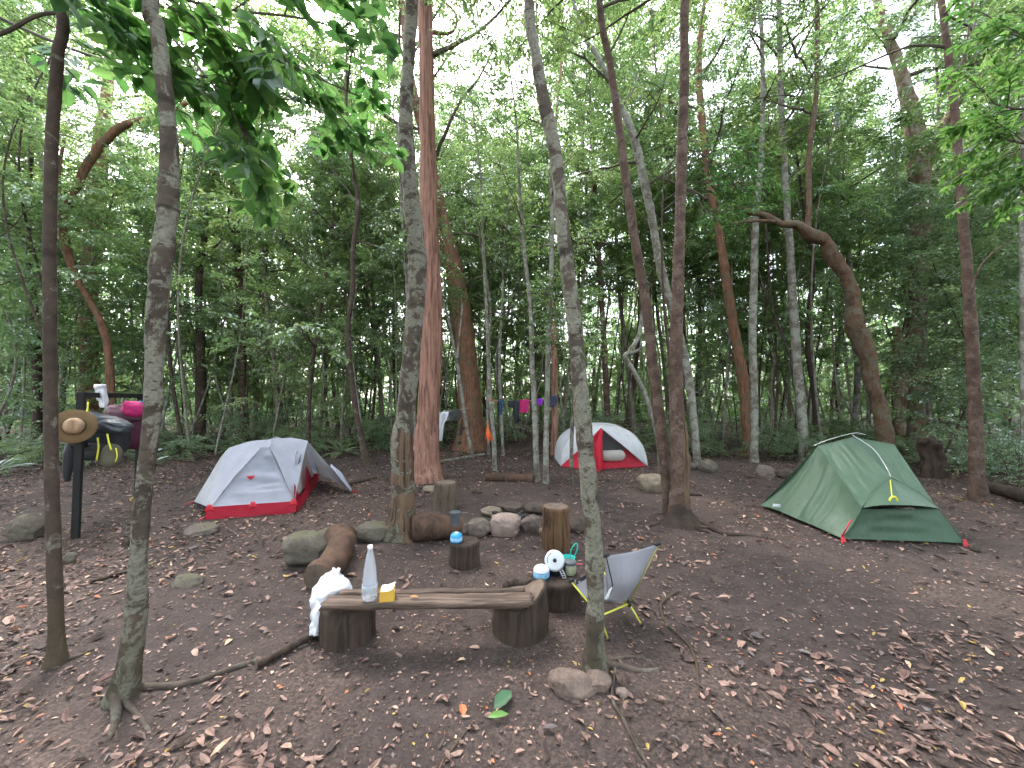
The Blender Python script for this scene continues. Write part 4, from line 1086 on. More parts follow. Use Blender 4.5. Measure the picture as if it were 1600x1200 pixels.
# ------------------------------------------------------------------ the red and white tent
def red_tent():
    base = gp(944, 733); Yb = base[1]
    t = thing('dome_tent', 'small red and white dome tent with its mesh door showing', 'tent', (at(944, 733, Yb)[0], Yb + .6, gz(1.9, Yb + .6)))
    z0 = t.location[2]
    def p(px, py, y): return at(px, py, y)
    yf, yb = Yb + .25, Yb + 1.35
    # front arch (photo outline)
    Fr = [p(876, 727, yf), p(878, 707, yf), p(886, 689, yf), p(902, 674, yf + .1), p(920, 666, yf + .2), p(945, 664, yf + .25), p(968, 667, yf + .2), p(988, 677, yf + .1), p(1002, 693, yf), p(1009, 710, yf), p(1012, 729, yf)]
    Fr[0][2] = Fr[-1][2] = z0 + .02
    Fr = np.array(Fr); Bk = Fr.copy(); Bk[:, 1] = 2 * (Yb + .85) - Fr[:, 1]
    Md = (Fr + Bk) / 2; Md[:, 2] = Md[:, 2] * 1 + .03 * np.sin(np.linspace(0, PI, 11)) ; Md[0][2] = Md[-1][2] = z0 + .02
    mb = MB(); mb.add(*rowsurf([Fr, Md, Bk], 40, 14, .006, 3, 9, 3))
    apex = p(940, 669, Yb + .02); apx2 = p(937, 666, yf + .2)
    # white front shoulders down to the seams
    peg = gp(935, 737); PL = p(876, 727, yf - .02); PR = p(1012, 729, yf - .02); PL[2] = PR[2] = z0 + .02
    Lf = Fr[:6]; q = np.linspace(0, 1, 6)[:, None]
    seamL = PL * (1 - q) + apex * q + np.array([0, -.03, 0]) * np.sin(q * PI)
    mb.add(*rowsurf([seamL, (seamL + Lf) / 2 + [0, -.03, .01], Lf], 24, 10, .004, 5))
    Rf = Fr[5:][::-1]; seamR = PR * (1 - q) + apex * q + np.array([0, -.03, 0]) * np.sin(q * PI)
    mb.add(*rowsurf([seamR, (seamR + Rf) / 2 + [0, -.03, .01], Rf], 24, 10, .004, 6))
    mb.add(*panel(Bk[0], Bk[-1], Bk[6], Bk[4], 20, 14, 0, .01, 3))
    bw(mb, 'fly', [M['twhite']], t)
    mb = MB()      # closed red half of the porch
    fe = p(945, 733, Yb - .15); fe[2] = z0 + .02
    mb.add(*panel(PL + [0, -.02, 0], peg + [0, .04, .01], apex, apex - [.02, 0, 0], 24, 24, .03, .022, 7, 6, 1.2))
    bw(mb, 'porch', [M['tred2']], t)
    mb = MB()      # rolled-back hanging strip beside the door
    mb.add(*rowsurf([[p(935, 734, Yb - .28), p(938, 735, Yb - .36), p(943, 732, Yb - .2)], [p(931, 700, Yb - .1), p(938, 702, Yb - .18), p(942, 700, Yb - .02)], [p(937, 672, Yb + .0), p(940, 671, Yb - .03), p(942, 673, Yb + .02)]], 12, 20, .012, 8, 5, 2))
    bw(mb, 'door_flap', [M['tred2']], t)
    mb = MB()      # lower red wall right of the door
    yi = yf - .01
    mb.add(*panel(p(942, 733, Yb - .05) * [1, 1, 0] + [0, 0, z0 + .01], PR + [-.02, -.02, 0], p(978, 702, yi), p(942, 722, yi - .1), 22, 12, .02, .02, 9, 7, 1.5, (1, 1, 0, 1)))
    mb.add(*panel(p(978, 702, yi), PR + [-.02, -.01, 0], p(945, 676, yi - .08), p(942, 673, yi - .1), 18, 8, 0, .004, 9))
    bw(mb, 'lower_wall', [M['tred']], t)
    mb = MB()
    yk = yf + .09
    mb.add(*panel(p(941, 728, yk), p(1004, 724, yk), p(975, 697, yk), p(941, 672, yk), 16, 16)); bw(mb, 'door_mesh', [M['tmesh']], t)
    mb = MB()
    # pale sill seen through the door: rounded on its right
    th = np.linspace(-PI / 2, PI / 2 * .8, 12); pts = [(942, 720)] + [(966 + 11 * math.cos(a), 711.5 - 9 * math.sin(a) * 1.0) for a in th] + [(942, 704), (942, 720)]
    V = [p(950, 712, yi - .14)] + [p(a, b, yi - .14) for a, b in pts]; k = len(pts)
    mb.add(np.array(V), np.array([[0, i, i + 1] for i in range(1, k)])); bw(mb, 'sill', [M['tcream']], t, solid=.004)
    mb = MB()
    for a in range(3):
        y = yf - .03
        mb.add(*panel(p(977 + a * 3, 686 + a * 1.2, y), p(979.5 + a * 3, 687 + a * 1.2, y), p(980 + a * 2.4, 680 + a * 2, y), p(978.6 + a * 2.4, 680 + a * 2, y), 2, 2))
    o = bw(mb, 'logo', [simple('grey_print', (.42, .42, .47), .6)], t)
    mb = MB(); mb.add(*rod(peg + [0, 0, .03], peg + [.0, -.1, -.02], .006)); bw(mb, 'peg', [M['redplastic']], t)
    mb = MB(); mb.add(*tube(catmull(Fr + [0, -.005, .004], 40), .006, 6)); bw(mb, 'pole', [M['tcream']], t)
red_tent()

# ------------------------------------------------------------------ the green tent
def green_tent():
    g = gp(1316, 846); h = gp(1507, 853); i = gp(1188, 795); up = np.array([0, 0, 1.])
    t = thing('trekking_tent', 'dark green trekking tent with a yellow vent loop and red pegs', 'tent', (4.1, 4.7, gz(4.1, 4.7)))
    a = at(1278, 697, 5.0); b = at(1331, 683, 4.85); c = at(1397, 694, 4.75); d = at(1392, 746, 4.35)
    e_ = at(1346, 793, 4.06); f = at(1464, 794, 4.12)
    m = at(1245, 812, 4.65); m[2] = max(m[2], gz(m[0], m[1]) + .03)
    j = at(1240, 808, 6.2); j[2] = gz(j[0], j[1])            # hidden far corners
    k = np.array([5.35, 5.2, 0]); k[2] = gz(5.35, 5.2)
    gu = g + up * .03; hu = h + up * .03; iu = i + up * .05
    mb = MB()
    # left face with long folds fanning from a
    n_ = 40
    low = catmull(np.array([iu, m * .5 + iu * .5 + [0, 0, .02], m + up * .01, (m + gu) / 2 + up * .01, gu]), 5)
    top = [a, a * .96 + e_ * .04, a * .6 + e_ * .4, a * .2 + e_ * .8, e_]
    top = [a, a * .97 + e_ * .03, a * .75 + e_ * .25, a * .35 + e_ * .65, e_]
    def rows(lo, to, nrow=6, bulge=0.0, N=None):
        lo = np.array(lo); to = np.array(to); out = []
        for s in np.linspace(0, 1, nrow):
            r = lo * (1 - s) + to * s
            if N is not None: r = r - N * bulge * math.sin(PI * s)
            out.append(r)
        return out
    N1 = norm(np.cross(gu - iu, a - iu)); N1 = N1 if N1[1] < 0 else -N1
    P, F = rowsurf(rows(low, top, 6, .05, N1), 60, 30)
    u, v = np.meshgrid(np.linspace(0, 1, 60), np.linspace(0, 1, 30)); u, v = u.ravel(), v.ravel()
    fold = np.abs(np.sin(u * 21 + 1.2 * np.sin(u * 9))) ** .6 * np.exp(-((u - .52) / .25) ** 2) * np.sin(PI * np.clip(v * .9 + .08, 0, 1)) + .35 * vnoise(np.stack([u * 7, v * 1.2, u * 0], 1), 4) * np.minimum(1, v * 6) * np.minimum(1, (1 - v) * 6)
    P = P + N1 * (fold * .05)[:, None]
    mb.add(P, F)
    mb.add(*panel(e_, d, b, a, 44, 44, .035, .028, 21, 6, 1.4))                 # upper left face
    mb.add(*panel(d, f, c, b, 36, 36, .03, .022, 22, 5, 1.6))                     # upper right face
    mb.add(*panel(f, hu, k + up * .05, c, 20, 20, .03, .012, 23, 4, 2))
    mb.add(*panel(k + up * .05, j + up * .05, a, c, 16, 14, .03, .01, 24)); mb.add(*panel(j + up * .05, iu, a, a + [0.001, 0, 0], 12, 12, .02, .01, 25))
    mb.add(*panel(c, c + [0, .001, 0], b, b, 3, 3)); mb.add(*panel(a, c, b, b, 10, 8, 0, .0))
    bw(mb, 'fly', [M['tgreen']], t)
    mb = MB()
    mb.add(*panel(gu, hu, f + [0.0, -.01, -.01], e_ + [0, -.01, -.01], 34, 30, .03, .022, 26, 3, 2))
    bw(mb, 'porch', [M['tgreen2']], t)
    mb = MB()
    br = at(1405, 789, 3.98)                                                    # brow of the vent
    mb.add(*rowsurf([[e_ + [0, -.015, 0], (e_ + br) / 2 + [0, -.02, .02], br, (f + br) / 2 + [0, -.02, .015], f + [0, -.015, 0]], [e_ * .5 + d * .5 + [-.02, -.01, .01], e_ * .25 + d * .5 + br * .25, d * .5 + br * .5 + [0, -.01, 0], f * .25 + d * .5 + br * .25, f * .5 + d * .5 + [.02, -.01, .0]], [d + [-.004, 0, 0], d, d, d, d + [.004, 0, 0]]], 24, 14, .004, 3))
    bw(mb, 'vent', [M['tgreen']], t)
    mb = MB(); mb.add(*panel(e_ + [0, .03, -.005], f + [0, .03, -.005], br + [0.05, .02, -.004], br + [-.05, .02, -.004], 10, 6)); bw(mb, 'vent_lining', [M['black']], t)
    for nm, pts, r_ in (('pole', [at(1270, 697, 5.0), at(1295, 687, 4.9), at(1333, 677, 4.85), at(1352, 679, 4.8)], .0045), ('pole', [b + up * .03, at(1364, 701, 4.66), at(1384, 729, 4.5), d + up * .008], .0046),
                        ('pole', [d + up * .004, at(1366, 762, 4.22), e_ + [-.01, -.01, .0], (e_ + gu) / 2 + [-.005, -.02, 0], gu], .004), ('pole', [d + up * .004, at(1432, 767, 4.22), f + [.01, -.01, 0], (f + hu) / 2 + [.01, -.02, 0], hu], .004)):
        mb = MB(); mb.add(*tube(catmull(np.array(pts), 24), r_, 6)); bw(mb, nm, [M['metal'] if nm and pts[0] is not pts[-1] and r_ > .0044 else M['tgreen']], t)
    mb = MB(); mb.add(*rod(at(1391, 750, 4.3), at(1394, 778, 4.0), .004)); th = np.linspace(0, PI, 10); V, F = tube(np.array([at(1396 - 6 * math.cos(x), 783 - 7 * math.sin(x), 3.94) for x in th]), .009, 6); mb.add(V, F)
    bw(mb, 'vent_loop', [M['yellowcord']], t)
    for P, Q in ((g, at(1330, 812, 4.0)), (h, None)):
        mb = MB(); d_ = np.array([-.05 if Q is not None else .07, -.06, 0])
        if Q is not None: mb.add(*tube(np.array([Q, P + up * .05]), [.006, .008], 6))
        mb.add(*panel(P + [-.03, -.02, 0], P + [.03, -.02, 0], P + [.015, 0, .07], P + [-.015, 0, .07], 4, 4)); mb.add(*rod(P + [0, 0, .02], P + d_, .007)); bw(mb, 'peg', [M['redplastic']], t)
    mb = MB(); q = at(1208, 789, 5.0); mb.add(*panel(q + [-.03, -.03, -.015], q + [.06, -.05, -.02], q + [.07, -.04, .02], q + [-.02, -.03, .025], 4, 4)); bw(mb, 'logo', [M['twhite']], t, solid=.002)
    mb = MB(); mb.add(*rowsurf([[iu + [.15, .0, -.04], m + [.16, .10, -.03], gu + [.12, .12, -.02]], [iu + [.25, .1, .06], m + [.22, .16, .08], gu + [.14, .16, .05]]], 30, 6, .012, 3, 14, 2)); bw(mb, 'floor', [simple('dark_floor', (.05, .052, .06), .5)], t)
green_tent()

# ------------------------------------------------------------------ wood, stumps, logs
def wood_mat(name, side, dark, fibre=.7):
    return bark_mat(name, side, dark, fibre=fibre, bumps=.9)
M['cutwood'] = bark_mat('weathered_cut_wood', (.17, .125, .10), (.075, .052, .043), fibre=.25, bumps=.5)
M['stumpd'] = wood_mat('dark_stump_bark', (.060, .040, .032), (.026, .019, .016), .6)
M['stumpg'] = wood_mat('grey_brown_stump_bark', (.12, .088, .066), (.05, .036, .03), .7)
M['stumpo'] = wood_mat('orange_stripped_wood', (.105, .058, .032), (.025, .017, .013), .95)
M['logred'] = wood_mat('wet_reddish_log', (.11, .062, .044), (.032, .022, .018), .15)
M['logdk'] = wood_mat('dark_log', (.085, .062, .052), (.03, .022, .018), .6)
M['plank'] = None
def plank_mat():
    n = NT('weathered_plank'); v = n.coord((2.2, 30, 30)); f = n.noise(v, 1.2, 6, .65, .4)
    col = n.ramp(f, [(.32, (.028, .02, .017)), (.48, (.10, .066, .052)), (.60, (.17, .12, .095)), (.72, (.075, .05, .04))])
    n.pbr(col, .75, n.bump(f, 1.0, .01), .3); return n.m
M['plank'] = plank_mat()
def stump(name, label, px, bot, topf, w, side, topm=None, group=None, seed=0, wt=None, tilt=(0, 0), parent=None, lump=.06, cat='stump', slope=0):
    Yf = gp(px, bot)[1]; r = w / 2 * Yf / FPX; Yc = Yf + r * .9; r = w / 2 * Yc / FPX * wcos(px); c = np.array([at(px, bot, Yc)[0], Yc, 0]); c[2] = gz(c[0], c[1])
    zt = at(px, topf, Yf)[2]; rt = r * (wt if wt else .98); n = 18
    z = np.linspace(c[2] - .04, zt, n); q = np.stack([c[0] + (z - z[0]) * tilt[0], c[1] + (z - z[0]) * tilt[1], z], 1)
    rr = np.linspace(r, rt, n) * (1 + .02 * np.sin(np.linspace(0, 9, n) + seed)); rr[0] *= 1.03; rr[-1] *= .965; 
    q = np.vstack([q, q[-1] + [0, 0, .006]]); rr = np.append(rr, rr[-1] * .9)
    V, F = tube(q, rr, 40, False, lump, 5, seed)
    if slope: V[:, 2] += slope * np.maximum(0, V[:, 0] - c[0] - .03) * ((V[:, 2] - c[2]) / (zt - c[2])) + .012 * fbm(V * 12, seed) * (np.arange(len(V)) > len(V) - 90)
    mb = MB(); mb.add(V, F)
    if parent is None: t = thing(name, label, cat, c, 0, group)
    else: t = parent
    if parent is None:
        bw(mb, 'side', [M[side]], t)
    else:
        tag(bw(mb, name, [M[side]], t), label)
    mb = MB(); K = 8; ring = V[-40:]
    ctr = ring.mean(0)
    G = np.concatenate([ctr + (ring - ctr) * s for s in np.linspace(1, .02, K)]); G[:, 2] += .006 * fbm(G * 14, seed + 3, 3) * np.repeat(np.linspace(0, 1, K), 40); mb.add(G, grid_faces(40, K, True))
    if parent is None: bw(mb, 'cut_top', [M[topm or 'cutwood']], t)
    else: bw(mb, 'cut_top', [M[topm or 'cutwood']], t)
    t['zt'] = zt; del t['zt']
    return t, np.array([q[-1][0], q[-1][1], zt + .005]), rt
stump('stump', 'grey upright stump seat beyond the fire ring', 696, 798, 757, 36, 'stumpg', seed=2)
s2, c2, r2 = stump('stump', 'tall upright stump with orange stripped bark beside the fire ring', 869, 863, 797, 44, 'stumpo', seed=4, lump=.05)
s3, c3, r3 = stump('stump', 'short round brown stump with a blue gas canister on it', 726, 891, 853, 46, 'stumpd', 'stumpd', seed=5, lump=.03)
s4, c4, r4 = stump('stump', 'wide low dark stump used as a table for the cooking pots', 870, 956, 914, 74, 'stumpd', 'stumpd', seed=6, lump=.05)

def log(name, label, p, q, r0, r1, mat_, seed=0, bend=(0, 0, 0), cat='log', lump=.14, endm='cutwood', sides=18, group=None, mats=None, mid=None):
    p, q = np.asarray(p, float), np.asarray(q, float)
    pts = [p, (p + q) / 2 + np.asarray(bend), q] if mid is None else [p] + [np.asarray(x, float) for x in mid] + [q]
    Q = catmull(np.array(pts), 36); rr = np.linspace(r0, r1, 36)
    V, F = tube(Q, rr, sides, False, lump, 6 if r0 > .05 else 14, seed)
    t = thing(name, label, cat, (p + q) / 2, 0, group)
    mb = MB(); mb.add(V, F); bw(mb, 'bark', [M[mat_]], t)
    for s, c in ((0, Q[0]), (len(Q) - 1, Q[-1])):
        mb = MB(); ring = V[s * sides:(s + 1) * sides]; mb.add(np.vstack([ring, c]), np.array([[i, (i + 1) % sides, sides] for i in range(sides)]))
        bw(mb, 'cut_end', [M[endm]], t)
    return t
def on_g(px, py, r): p = gp(px, py); p[1] += r; p[0] = p[0] * p[1] / (p[1] - r); p[2] = gz(p[0], p[1]) + r * .85; return p
log('log', 'thick split log lying between the rotten-footed trunk and the fire ring', on_g(646, 850, .13), on_g(722, 846, .11), .145, .115, 'logred', 3, (0, 0, .02))
log('log', 'curved reddish log lying behind the white cloth', on_g(497, 930, .10) + [0, 0, .0], on_g(532, 868, .13), .10, .15, 'logred', 5, (.06, 0, .03), lump=.22)
log('log', 'short pale log lying behind the right end of the bench', on_g(784, 925, .04), on_g(852, 922, .045), .040, .045, 'logdk', 6)
log('log', 'brown log lying on the leaf litter beyond the fire ring', on_g(759, 752, .07), on_g(833, 754, .06), .075, .085, 'logred', 7, (0, 0, .01))
log('fallen_branch', 'long pale fallen branch between the two red trunks', on_g(640, 733, .04), on_g(757, 712, .04), .04, .03, 'pale2', 8, cat='branch')
log('fallen_branch', 'dark stick on the ground right of the grey tent flap', on_g(545, 760, .03), on_g(588, 748, .02), .03, .02, 'stumpd', 9, cat='branch')
log('fallen_branch', 'dark stick right of the flared black roots', on_g(1072, 775, .025), on_g(1096, 776, .02), .025, .015, 'stumpd', 10, cat='branch')
log('log', 'dark mossy log lying at the right edge of the photo', on_g(1548, 772, .09), on_g(1640, 800, .1), .09, .11, 'dark', 11, cat='log')
log('fallen_branch', 'dark branch lying among the leaves right of the mottled trunk', on_g(140, 915, .02), on_g(198, 897, .015), .016, .01, 'stumpd', 12, cat='branch')
log('fallen_branch', 'thin curved root-like stick in front of the flat rock', gp(961, 1050) + [0, 0, .02], gp(1015, 1205) + [0, 0, .015], .008, .007, 'root', 13, cat='branch', mid=[gp(957, 1095) + [0, 0, .015], gp(972, 1125) + [0, 0, .015], gp(992, 1165) + [0, 0, .012]], sides=8)
log('fallen_branch', 'thin bent stick among leaves right of the camp chair', gp(1060, 925) + [0, 0, .012], gp(1092, 1075) + [0, 0, .0], .008, .005, 'brown', 14, cat='branch', mid=[gp(1034, 945) + [0, 0, .015], gp(1040, 975) + [0, 0, .015], gp(1075, 1010) + [0, 0, .015], gp(1088, 1040) + [0, 0, .015]], sides=8)
log('fallen_branch', 'dark root-like branch lying left of the bench', gp(400, 1045) + [0, 0, .02], gp(492, 998) + [0, 0, .03], .018, .022, 'stumpd', 15, cat='branch', sides=10)
log('fallen_branch', 'thin twig lying across the soil in front of the bench', gp(690, 1195) + [0, 0, .008], gp(740, 1130) + [0, 0, .008], .005, .003, 'brown', 16, cat='branch', sides=6)
# rotten broken stump behind the green tent
Yq = 8.0
Pq = gp(1458, 745); t = thing('broken_stump', 'jagged dark rotten stump in the ferns behind the green tent', 'stump', Pq)
n = 20; q = np.array([[0, 0, -.05], [.02, 0, .25], [-.05, 0, .5], [-.12, 0, .72]]) * [1, 1, .95]; Q = catmull(q, n)
V, F = tube(Q, np.linspace(.20, .15, n), 30, True, .22, 4, 9, [(0.2, .2, .2), (3.5, .1, .15)]); V[-31 - 30 * 2:, 2] += np.abs(fbm(V[-31 - 30 * 2:] * 9, 5)) * .12
mb = MB(); mb.add(V, F); mb.build('side', M['stumpd'], t)
V, F = tube(catmull(q * .98 + [0.02, -.13, 0], 14), np.linspace(.12, .08, 14), 14, True, .3, 6, 3); mb = MB(); mb.add(V, F); tag(mb.build('hollow', M['dark'], t), 'dark rotten hollow in the stump')

# ------------------------------------------------------------------ bench
bl = thing('bench', 'low plank bench resting on two dark log rounds', 'bench', (gp(545, 1010) + gp(812, 1000)) / 2)
stump('log_support', 'tapering dark log round under the left end of the bench', 543, 1019, 962, 90, 'stumpd', seed=21, wt=.92, parent=bl, lump=.04)
stump('log_support', 'chipped dark log round under the right end of the bench', 812, 1008, 956, 86, 'stumpd', seed=22, wt=.98, parent=bl, lump=.07, slope=.75)
zt = .285
def slab(x0, x1, y0a, y1a, y0b, y1b, z, th, seed, nx=60):
    """rough board along x: near edge y0, far edge y1, uneven ends and edges"""
    u = np.linspace(0, 1, nx); xs = x0 + (x1 - x0) * u
    ya = y0a + (y0b - y0a) * u + .008 * vnoise(np.stack([xs * 7, u * 0, u * 0], 1), seed); yb = y1a + (y1b - y1a) * u + .010 * vnoise(np.stack([xs * 6, u * 0, u * 0 + 2], 1), seed)
    rows_ = []
    for k, (s, zz) in enumerate([(0, z - th), (0, z - .006), (.04, z), (.25, z + .002), (.5, z - .003), (.75, z + .003), (.96, z), (1, z - .008), (1, z - th), (0.5, z - th)]):
        y = ya * (1 - s) + yb * s; r = np.stack([xs, y, zz + .004 * vnoise(np.stack([xs * 12, y * 30, u * 0 + k], 1), seed + 1)], 1); rows_.append(r)
    G = np.stack(rows_, 0); off = .012 * vnoise(np.stack([np.arange(10) * .9, np.zeros(10), np.zeros(10)], 1), seed + 5); G[:, 0, 0] += off; G[:, -1, 0] += off * 2
    V = G.reshape(-1, 3); F = [grid_faces(nx, 10)]; i = np.arange(nx - 1); F.append(np.stack([9 * nx + i, 9 * nx + i + 1, i + 1, i], -1))
    V = np.vstack([V, G[:, 0].mean(0), G[:, -1].mean(0)]); k0, k1 = 10 * nx, 10 * nx + 1; r = np.arange(10); F.append(np.stack([r * nx, ((r + 1) % 10) * nx, np.full(10, k0)], -1)); F.append(np.stack([((r + 1) % 10) * nx + nx - 1, r * nx + nx - 1, np.full(10, k1)], -1))
    return V, F
mb = MB()
pL, pR = at(499, 946, 2.30), at(834, 941, 2.32)
zt = (pL[2] + pR[2]) / 2
def tiltz(V): V = V.copy(); s = (V[:, 0] - pL[0]) / (pR[0] - pL[0]); V[:, 2] += (pR[2] - pL[2]) * (s - .5); return V
x0, x1 = pL[0], pR[0]
V, F = slab(x0 + .0, x1 - .01, 2.30, 2.42, 2.32, 2.44, zt, .034, 3); mb.add(tiltz(V), F); o1 = bw(mb, 'plank', [M['plank']], bl)
mb = MB(); V, F = slab(x0 + .05, x1 - .06, 2.428, 2.475, 2.448, 2.49, zt + .006, .034, 9); mb.add(tiltz(V), F); bw(mb, 'plank', [M['plank']], bl)
def bench_z(x): return pL[2] + (pR[2] - pL[2]) * (x - pL[0]) / (pR[0] - pL[0]) + .003

# ------------------------------------------------------------------ rocks
def rock_mat(name, a, b, moss=None, mamt=.5):
    n = NT(name); v = n.coord(); f = n.noise(v, 9, 6, .65); col = n.ramp(f, [(.3, b), (.65, a)])
    sp = n.noise(v, 70, 3); col = n.mix(n.ramp(sp, [(.5, (0, 0, 0)), (.7, (.35, .35, .35))]), col, tuple(np.array(a) * 1.4))
    if moss is not None:
        gg = n.n('ShaderNodeNewGeometry'); sx = n.n('ShaderNodeSeparateXYZ'); n.l(gg.outputs['Normal'], sx.inputs[0])
        k = n.math('ADD', n.math('MULTIPLY', sx.outputs['Z'], .45), n.math('MULTIPLY', n.noise(v, 8, 5, .7), 1.0))
        col = n.mix(n.ramp(k, [(.95 - mamt * .35, (0, 0, 0)), (1.1 - mamt * .35, (.7, .7, .7))]), col, moss)
    n.pbr(col, .85, n.bump(n.noise(v, 30, 7, .75), 1.0, .02), .3); return n.m
M['rk_moss'] = rock_mat('mossy_grey_rock', (.17, .145, .12), (.085, .07, .058), (.105, .11, .055), .35)
M['rk_tan'] = rock_mat('tan_rock', (.26, .205, .155), (.15, .115, .09))
M['rk_pink'] = rock_mat('pinkish_rock', (.38, .28, .25), (.24, .17, .15))
M['rk_slab'] = rock_mat('pinkish_brown_slab', (.25, .18, .155), (.12, .085, .072))
M['rk_dark'] = rock_mat('dark_brown_rock', (.12, .088, .075), (.055, .042, .037))
M['rk_grey'] = rock_mat('grey_brown_rock', (.20, .155, .14), (.10, .078, .07), (.12, .13, .06), .25)
def rock(label, px, bot, w, h, mat_, seed, dep=.8, boxy=0.0, flat=None, rz=0, group=None, sink=.18):
    Yf = gp(px, bot)[1]; r = w / 2 * Yf / FPX; Yc = Yf + r * dep * .9; r = w / 2 * Yc / FPX * wcos(px); hh = h * Yc / FPX
    c = np.array([at(px, bot, Yc)[0], Yc, 0]); c[2] = gz(c[0], c[1])
    nu, nv = 56, 34; th = np.arange(nu) / nu * 2 * PI; ph = np.linspace(.03, PI - .03, nv)
    D = np.stack([np.outer(np.sin(ph), np.cos(th)), np.outer(np.sin(ph), np.sin(th)), np.outer(np.cos(ph), np.ones(nu))], -1).reshape(-1, 3)
    p_ = 2 + boxy * 6; k = (np.abs(D) ** p_).sum(1) ** (-1 / p_)
    V = D * k[:, None] * (1 + .16 * fbm(D * 1.3 + seed, seed, 2) + .06 * fbm(D * 4 + seed, seed, 4))[:, None]
    rg = np.random.default_rng(seed)
    for _ in range(5):      # broken facets
        nn = norm(rg.normal(0, 1, 3) + [0, 0, .3]); dd = rg.uniform(.72, .92); s = V @ nn; ov = np.maximum(0, s - dd); V = V - np.outer(ov * .85, nn)
    tot = hh / (1 - sink); V = V * [r, r * dep, tot / 2]; V[:, 2] += tot / 2 - tot * sink
    V = V @ rotz(rz).T
    mb = MB(); mb.add(V, grid_faces(nu, nv, True)); o = mb.build('rock', [M[mat_]]); o.location = tuple(c)
    return tag(o, label, 'rock', group)
FR = 'stones ringing the fire pit'
rock('large rounded grey rock left of the curved log', 478, 889, 76, 46, 'rk_moss', 1, boxy=.15)
rock('mossy rock tucked behind the curved log', 520, 868, 62, 34, 'rk_moss', 2)
rock('mossy rock between the curved log and rotten-footed trunk', 580, 850, 58, 28, 'rk_moss', 3)
rock('mossy greenish stone at the left of the fire ring', 747, 841, 42, 26, 'rk_grey', 4, group=FR)
rock('smooth pinkish stone at the front of the fire ring', 790, 841, 50, 29, 'rk_pink', 5, group=FR, boxy=.1)
rock('round brown stone right of the pinkish one in the fire ring', 830, 834, 34, 25, 'rk_grey', 6, group=FR)
rock('dark brown stone behind the tall orange stump', 903, 834, 34, 22, 'rk_dark', 7, group=FR)
rock('pale flat stone at the back of the fire ring', 768, 808, 36, 12, 'rk_tan', 8, group=FR)
rock('reddish stone at the back right of the fire ring', 838, 805, 34, 16, 'rk_dark', 9, group=FR)
rock('small pale stone peeking out left of the tall orange stump', 849, 840, 16, 14, 'rk_tan', 10, group=FR)
rock('dark flat stone at the far back of the fire ring', 800, 801, 46, 12, 'rk_dark', 11, group=FR)
rock('tan angular rock left of the flared black roots', 1018, 770, 46, 24, 'rk_tan', 12, boxy=.2)
rock('mossy yellow-green rock in the far litter right of the roots', 1107, 739, 32, 20, 'rk_moss', 13)
rock('small grey rock left of the far mossy one', 1083, 734, 20, 10, 'rk_grey', 14)
rock('brown leaning rock left of the green tent', 1196, 750, 34, 22, 'rk_grey', 15)
rock('low brown rock nearest the left slope of the green tent', 1227, 749, 30, 14, 'rk_dark', 16)
rock('mossy rock at the left edge beyond the slim trunk', 40, 852, 76, 36, 'rk_moss', 17)
rock('flat grey rock sunk in litter in front of the grey tent', 318, 840, 60, 14, 'rk_grey', 18, sink=.4)
rock('flat mossy stone sunk in the soil left of the big rock', 293, 921, 54, 14, 'rk_moss', 19, sink=.5)
rock('small dark rock in front of the mottled trunk foot', 196, 857, 16, 14, 'rk_dark', 20)
rock('small mossy pinkish rock right of the slim brown trunk', 108, 884, 30, 16, 'rk_moss', 21)
rock('pale tan stone between the rotten foot and grey stump', 672, 771, 26, 10, 'rk_tan', 22)
rock('blocky grey rock at the foot of the near leaning trunk', 894, 1093, 64, 22, 'rk_slab', 23, boxy=1.4, rz=.45, dep=.8)
rock('reddish rock chip right of the blocky grey rock', 937, 1082, 34, 18, 'rk_slab', 24, boxy=.5)
rock('smooth pale pebble right of the blocky rock', 973, 1092, 20, 11, 'rk_pink', 25)
rock('small dark rock by the right peg of the green tent', 1524, 864, 24, 11, 'rk_dark', 26)
rock('small dark clod of earth beyond the fire ring', 745, 772, 18, 8, 'rk_dark', 27)
# fire pit: ash and charred sticks
c = gp(800, 818); mb = MB()
rg = np.random.default_rng(3); nu, nv = 40, 12; th = np.arange(nu) / nu * 2 * PI
V = []
for k in range(nv):
    s = 1 - k / (nv - 1) * .98
    for a in th: V.append([c[0] + .42 * s * math.cos(a), c[1] + .30 * s * math.sin(a) + .05, 0])
V = np.array(V); V[:, 2] = gz(c[0], c[1]) - .02 + .055 * np.repeat(np.sin(np.linspace(0, PI / 2, nv)), nu) + .012 * fbm(V * 14, 3)
mb.add(V, grid_faces(nu, nv, True)); ash = simple('ash_and_charcoal', (.05, .045, .045), .95, var=.7, scale=30, bump=.8, bd=.01)
fp = thing('fire_pit', 'cold fire pit of ash and charred sticks inside the stone ring', 'fire pit', (c[0], c[1], gz(c[0], c[1])))
bw(mb, 'ash_bed', [ash], fp)
for k in range(6):
    a = rg.uniform(0, 3.1); l = rg.uniform(.15, .3); p0 = np.array([c[0] + rg.uniform(-.2, .22), c[1] + rg.uniform(-.05, .2), gz(c[0], c[1]) + rg.uniform(.05, .09)])
    d = np.array([math.cos(a), math.sin(a) * .6, rg.uniform(-.05, .15)]); mb = MB(); mb.add(*tube(np.array([p0 - d * l / 2, p0, p0 + d * l / 2]), [.02, .026, .017], 9, True, .2, 12, k)); bw(mb, 'charred_stick', [M['black']], fp)

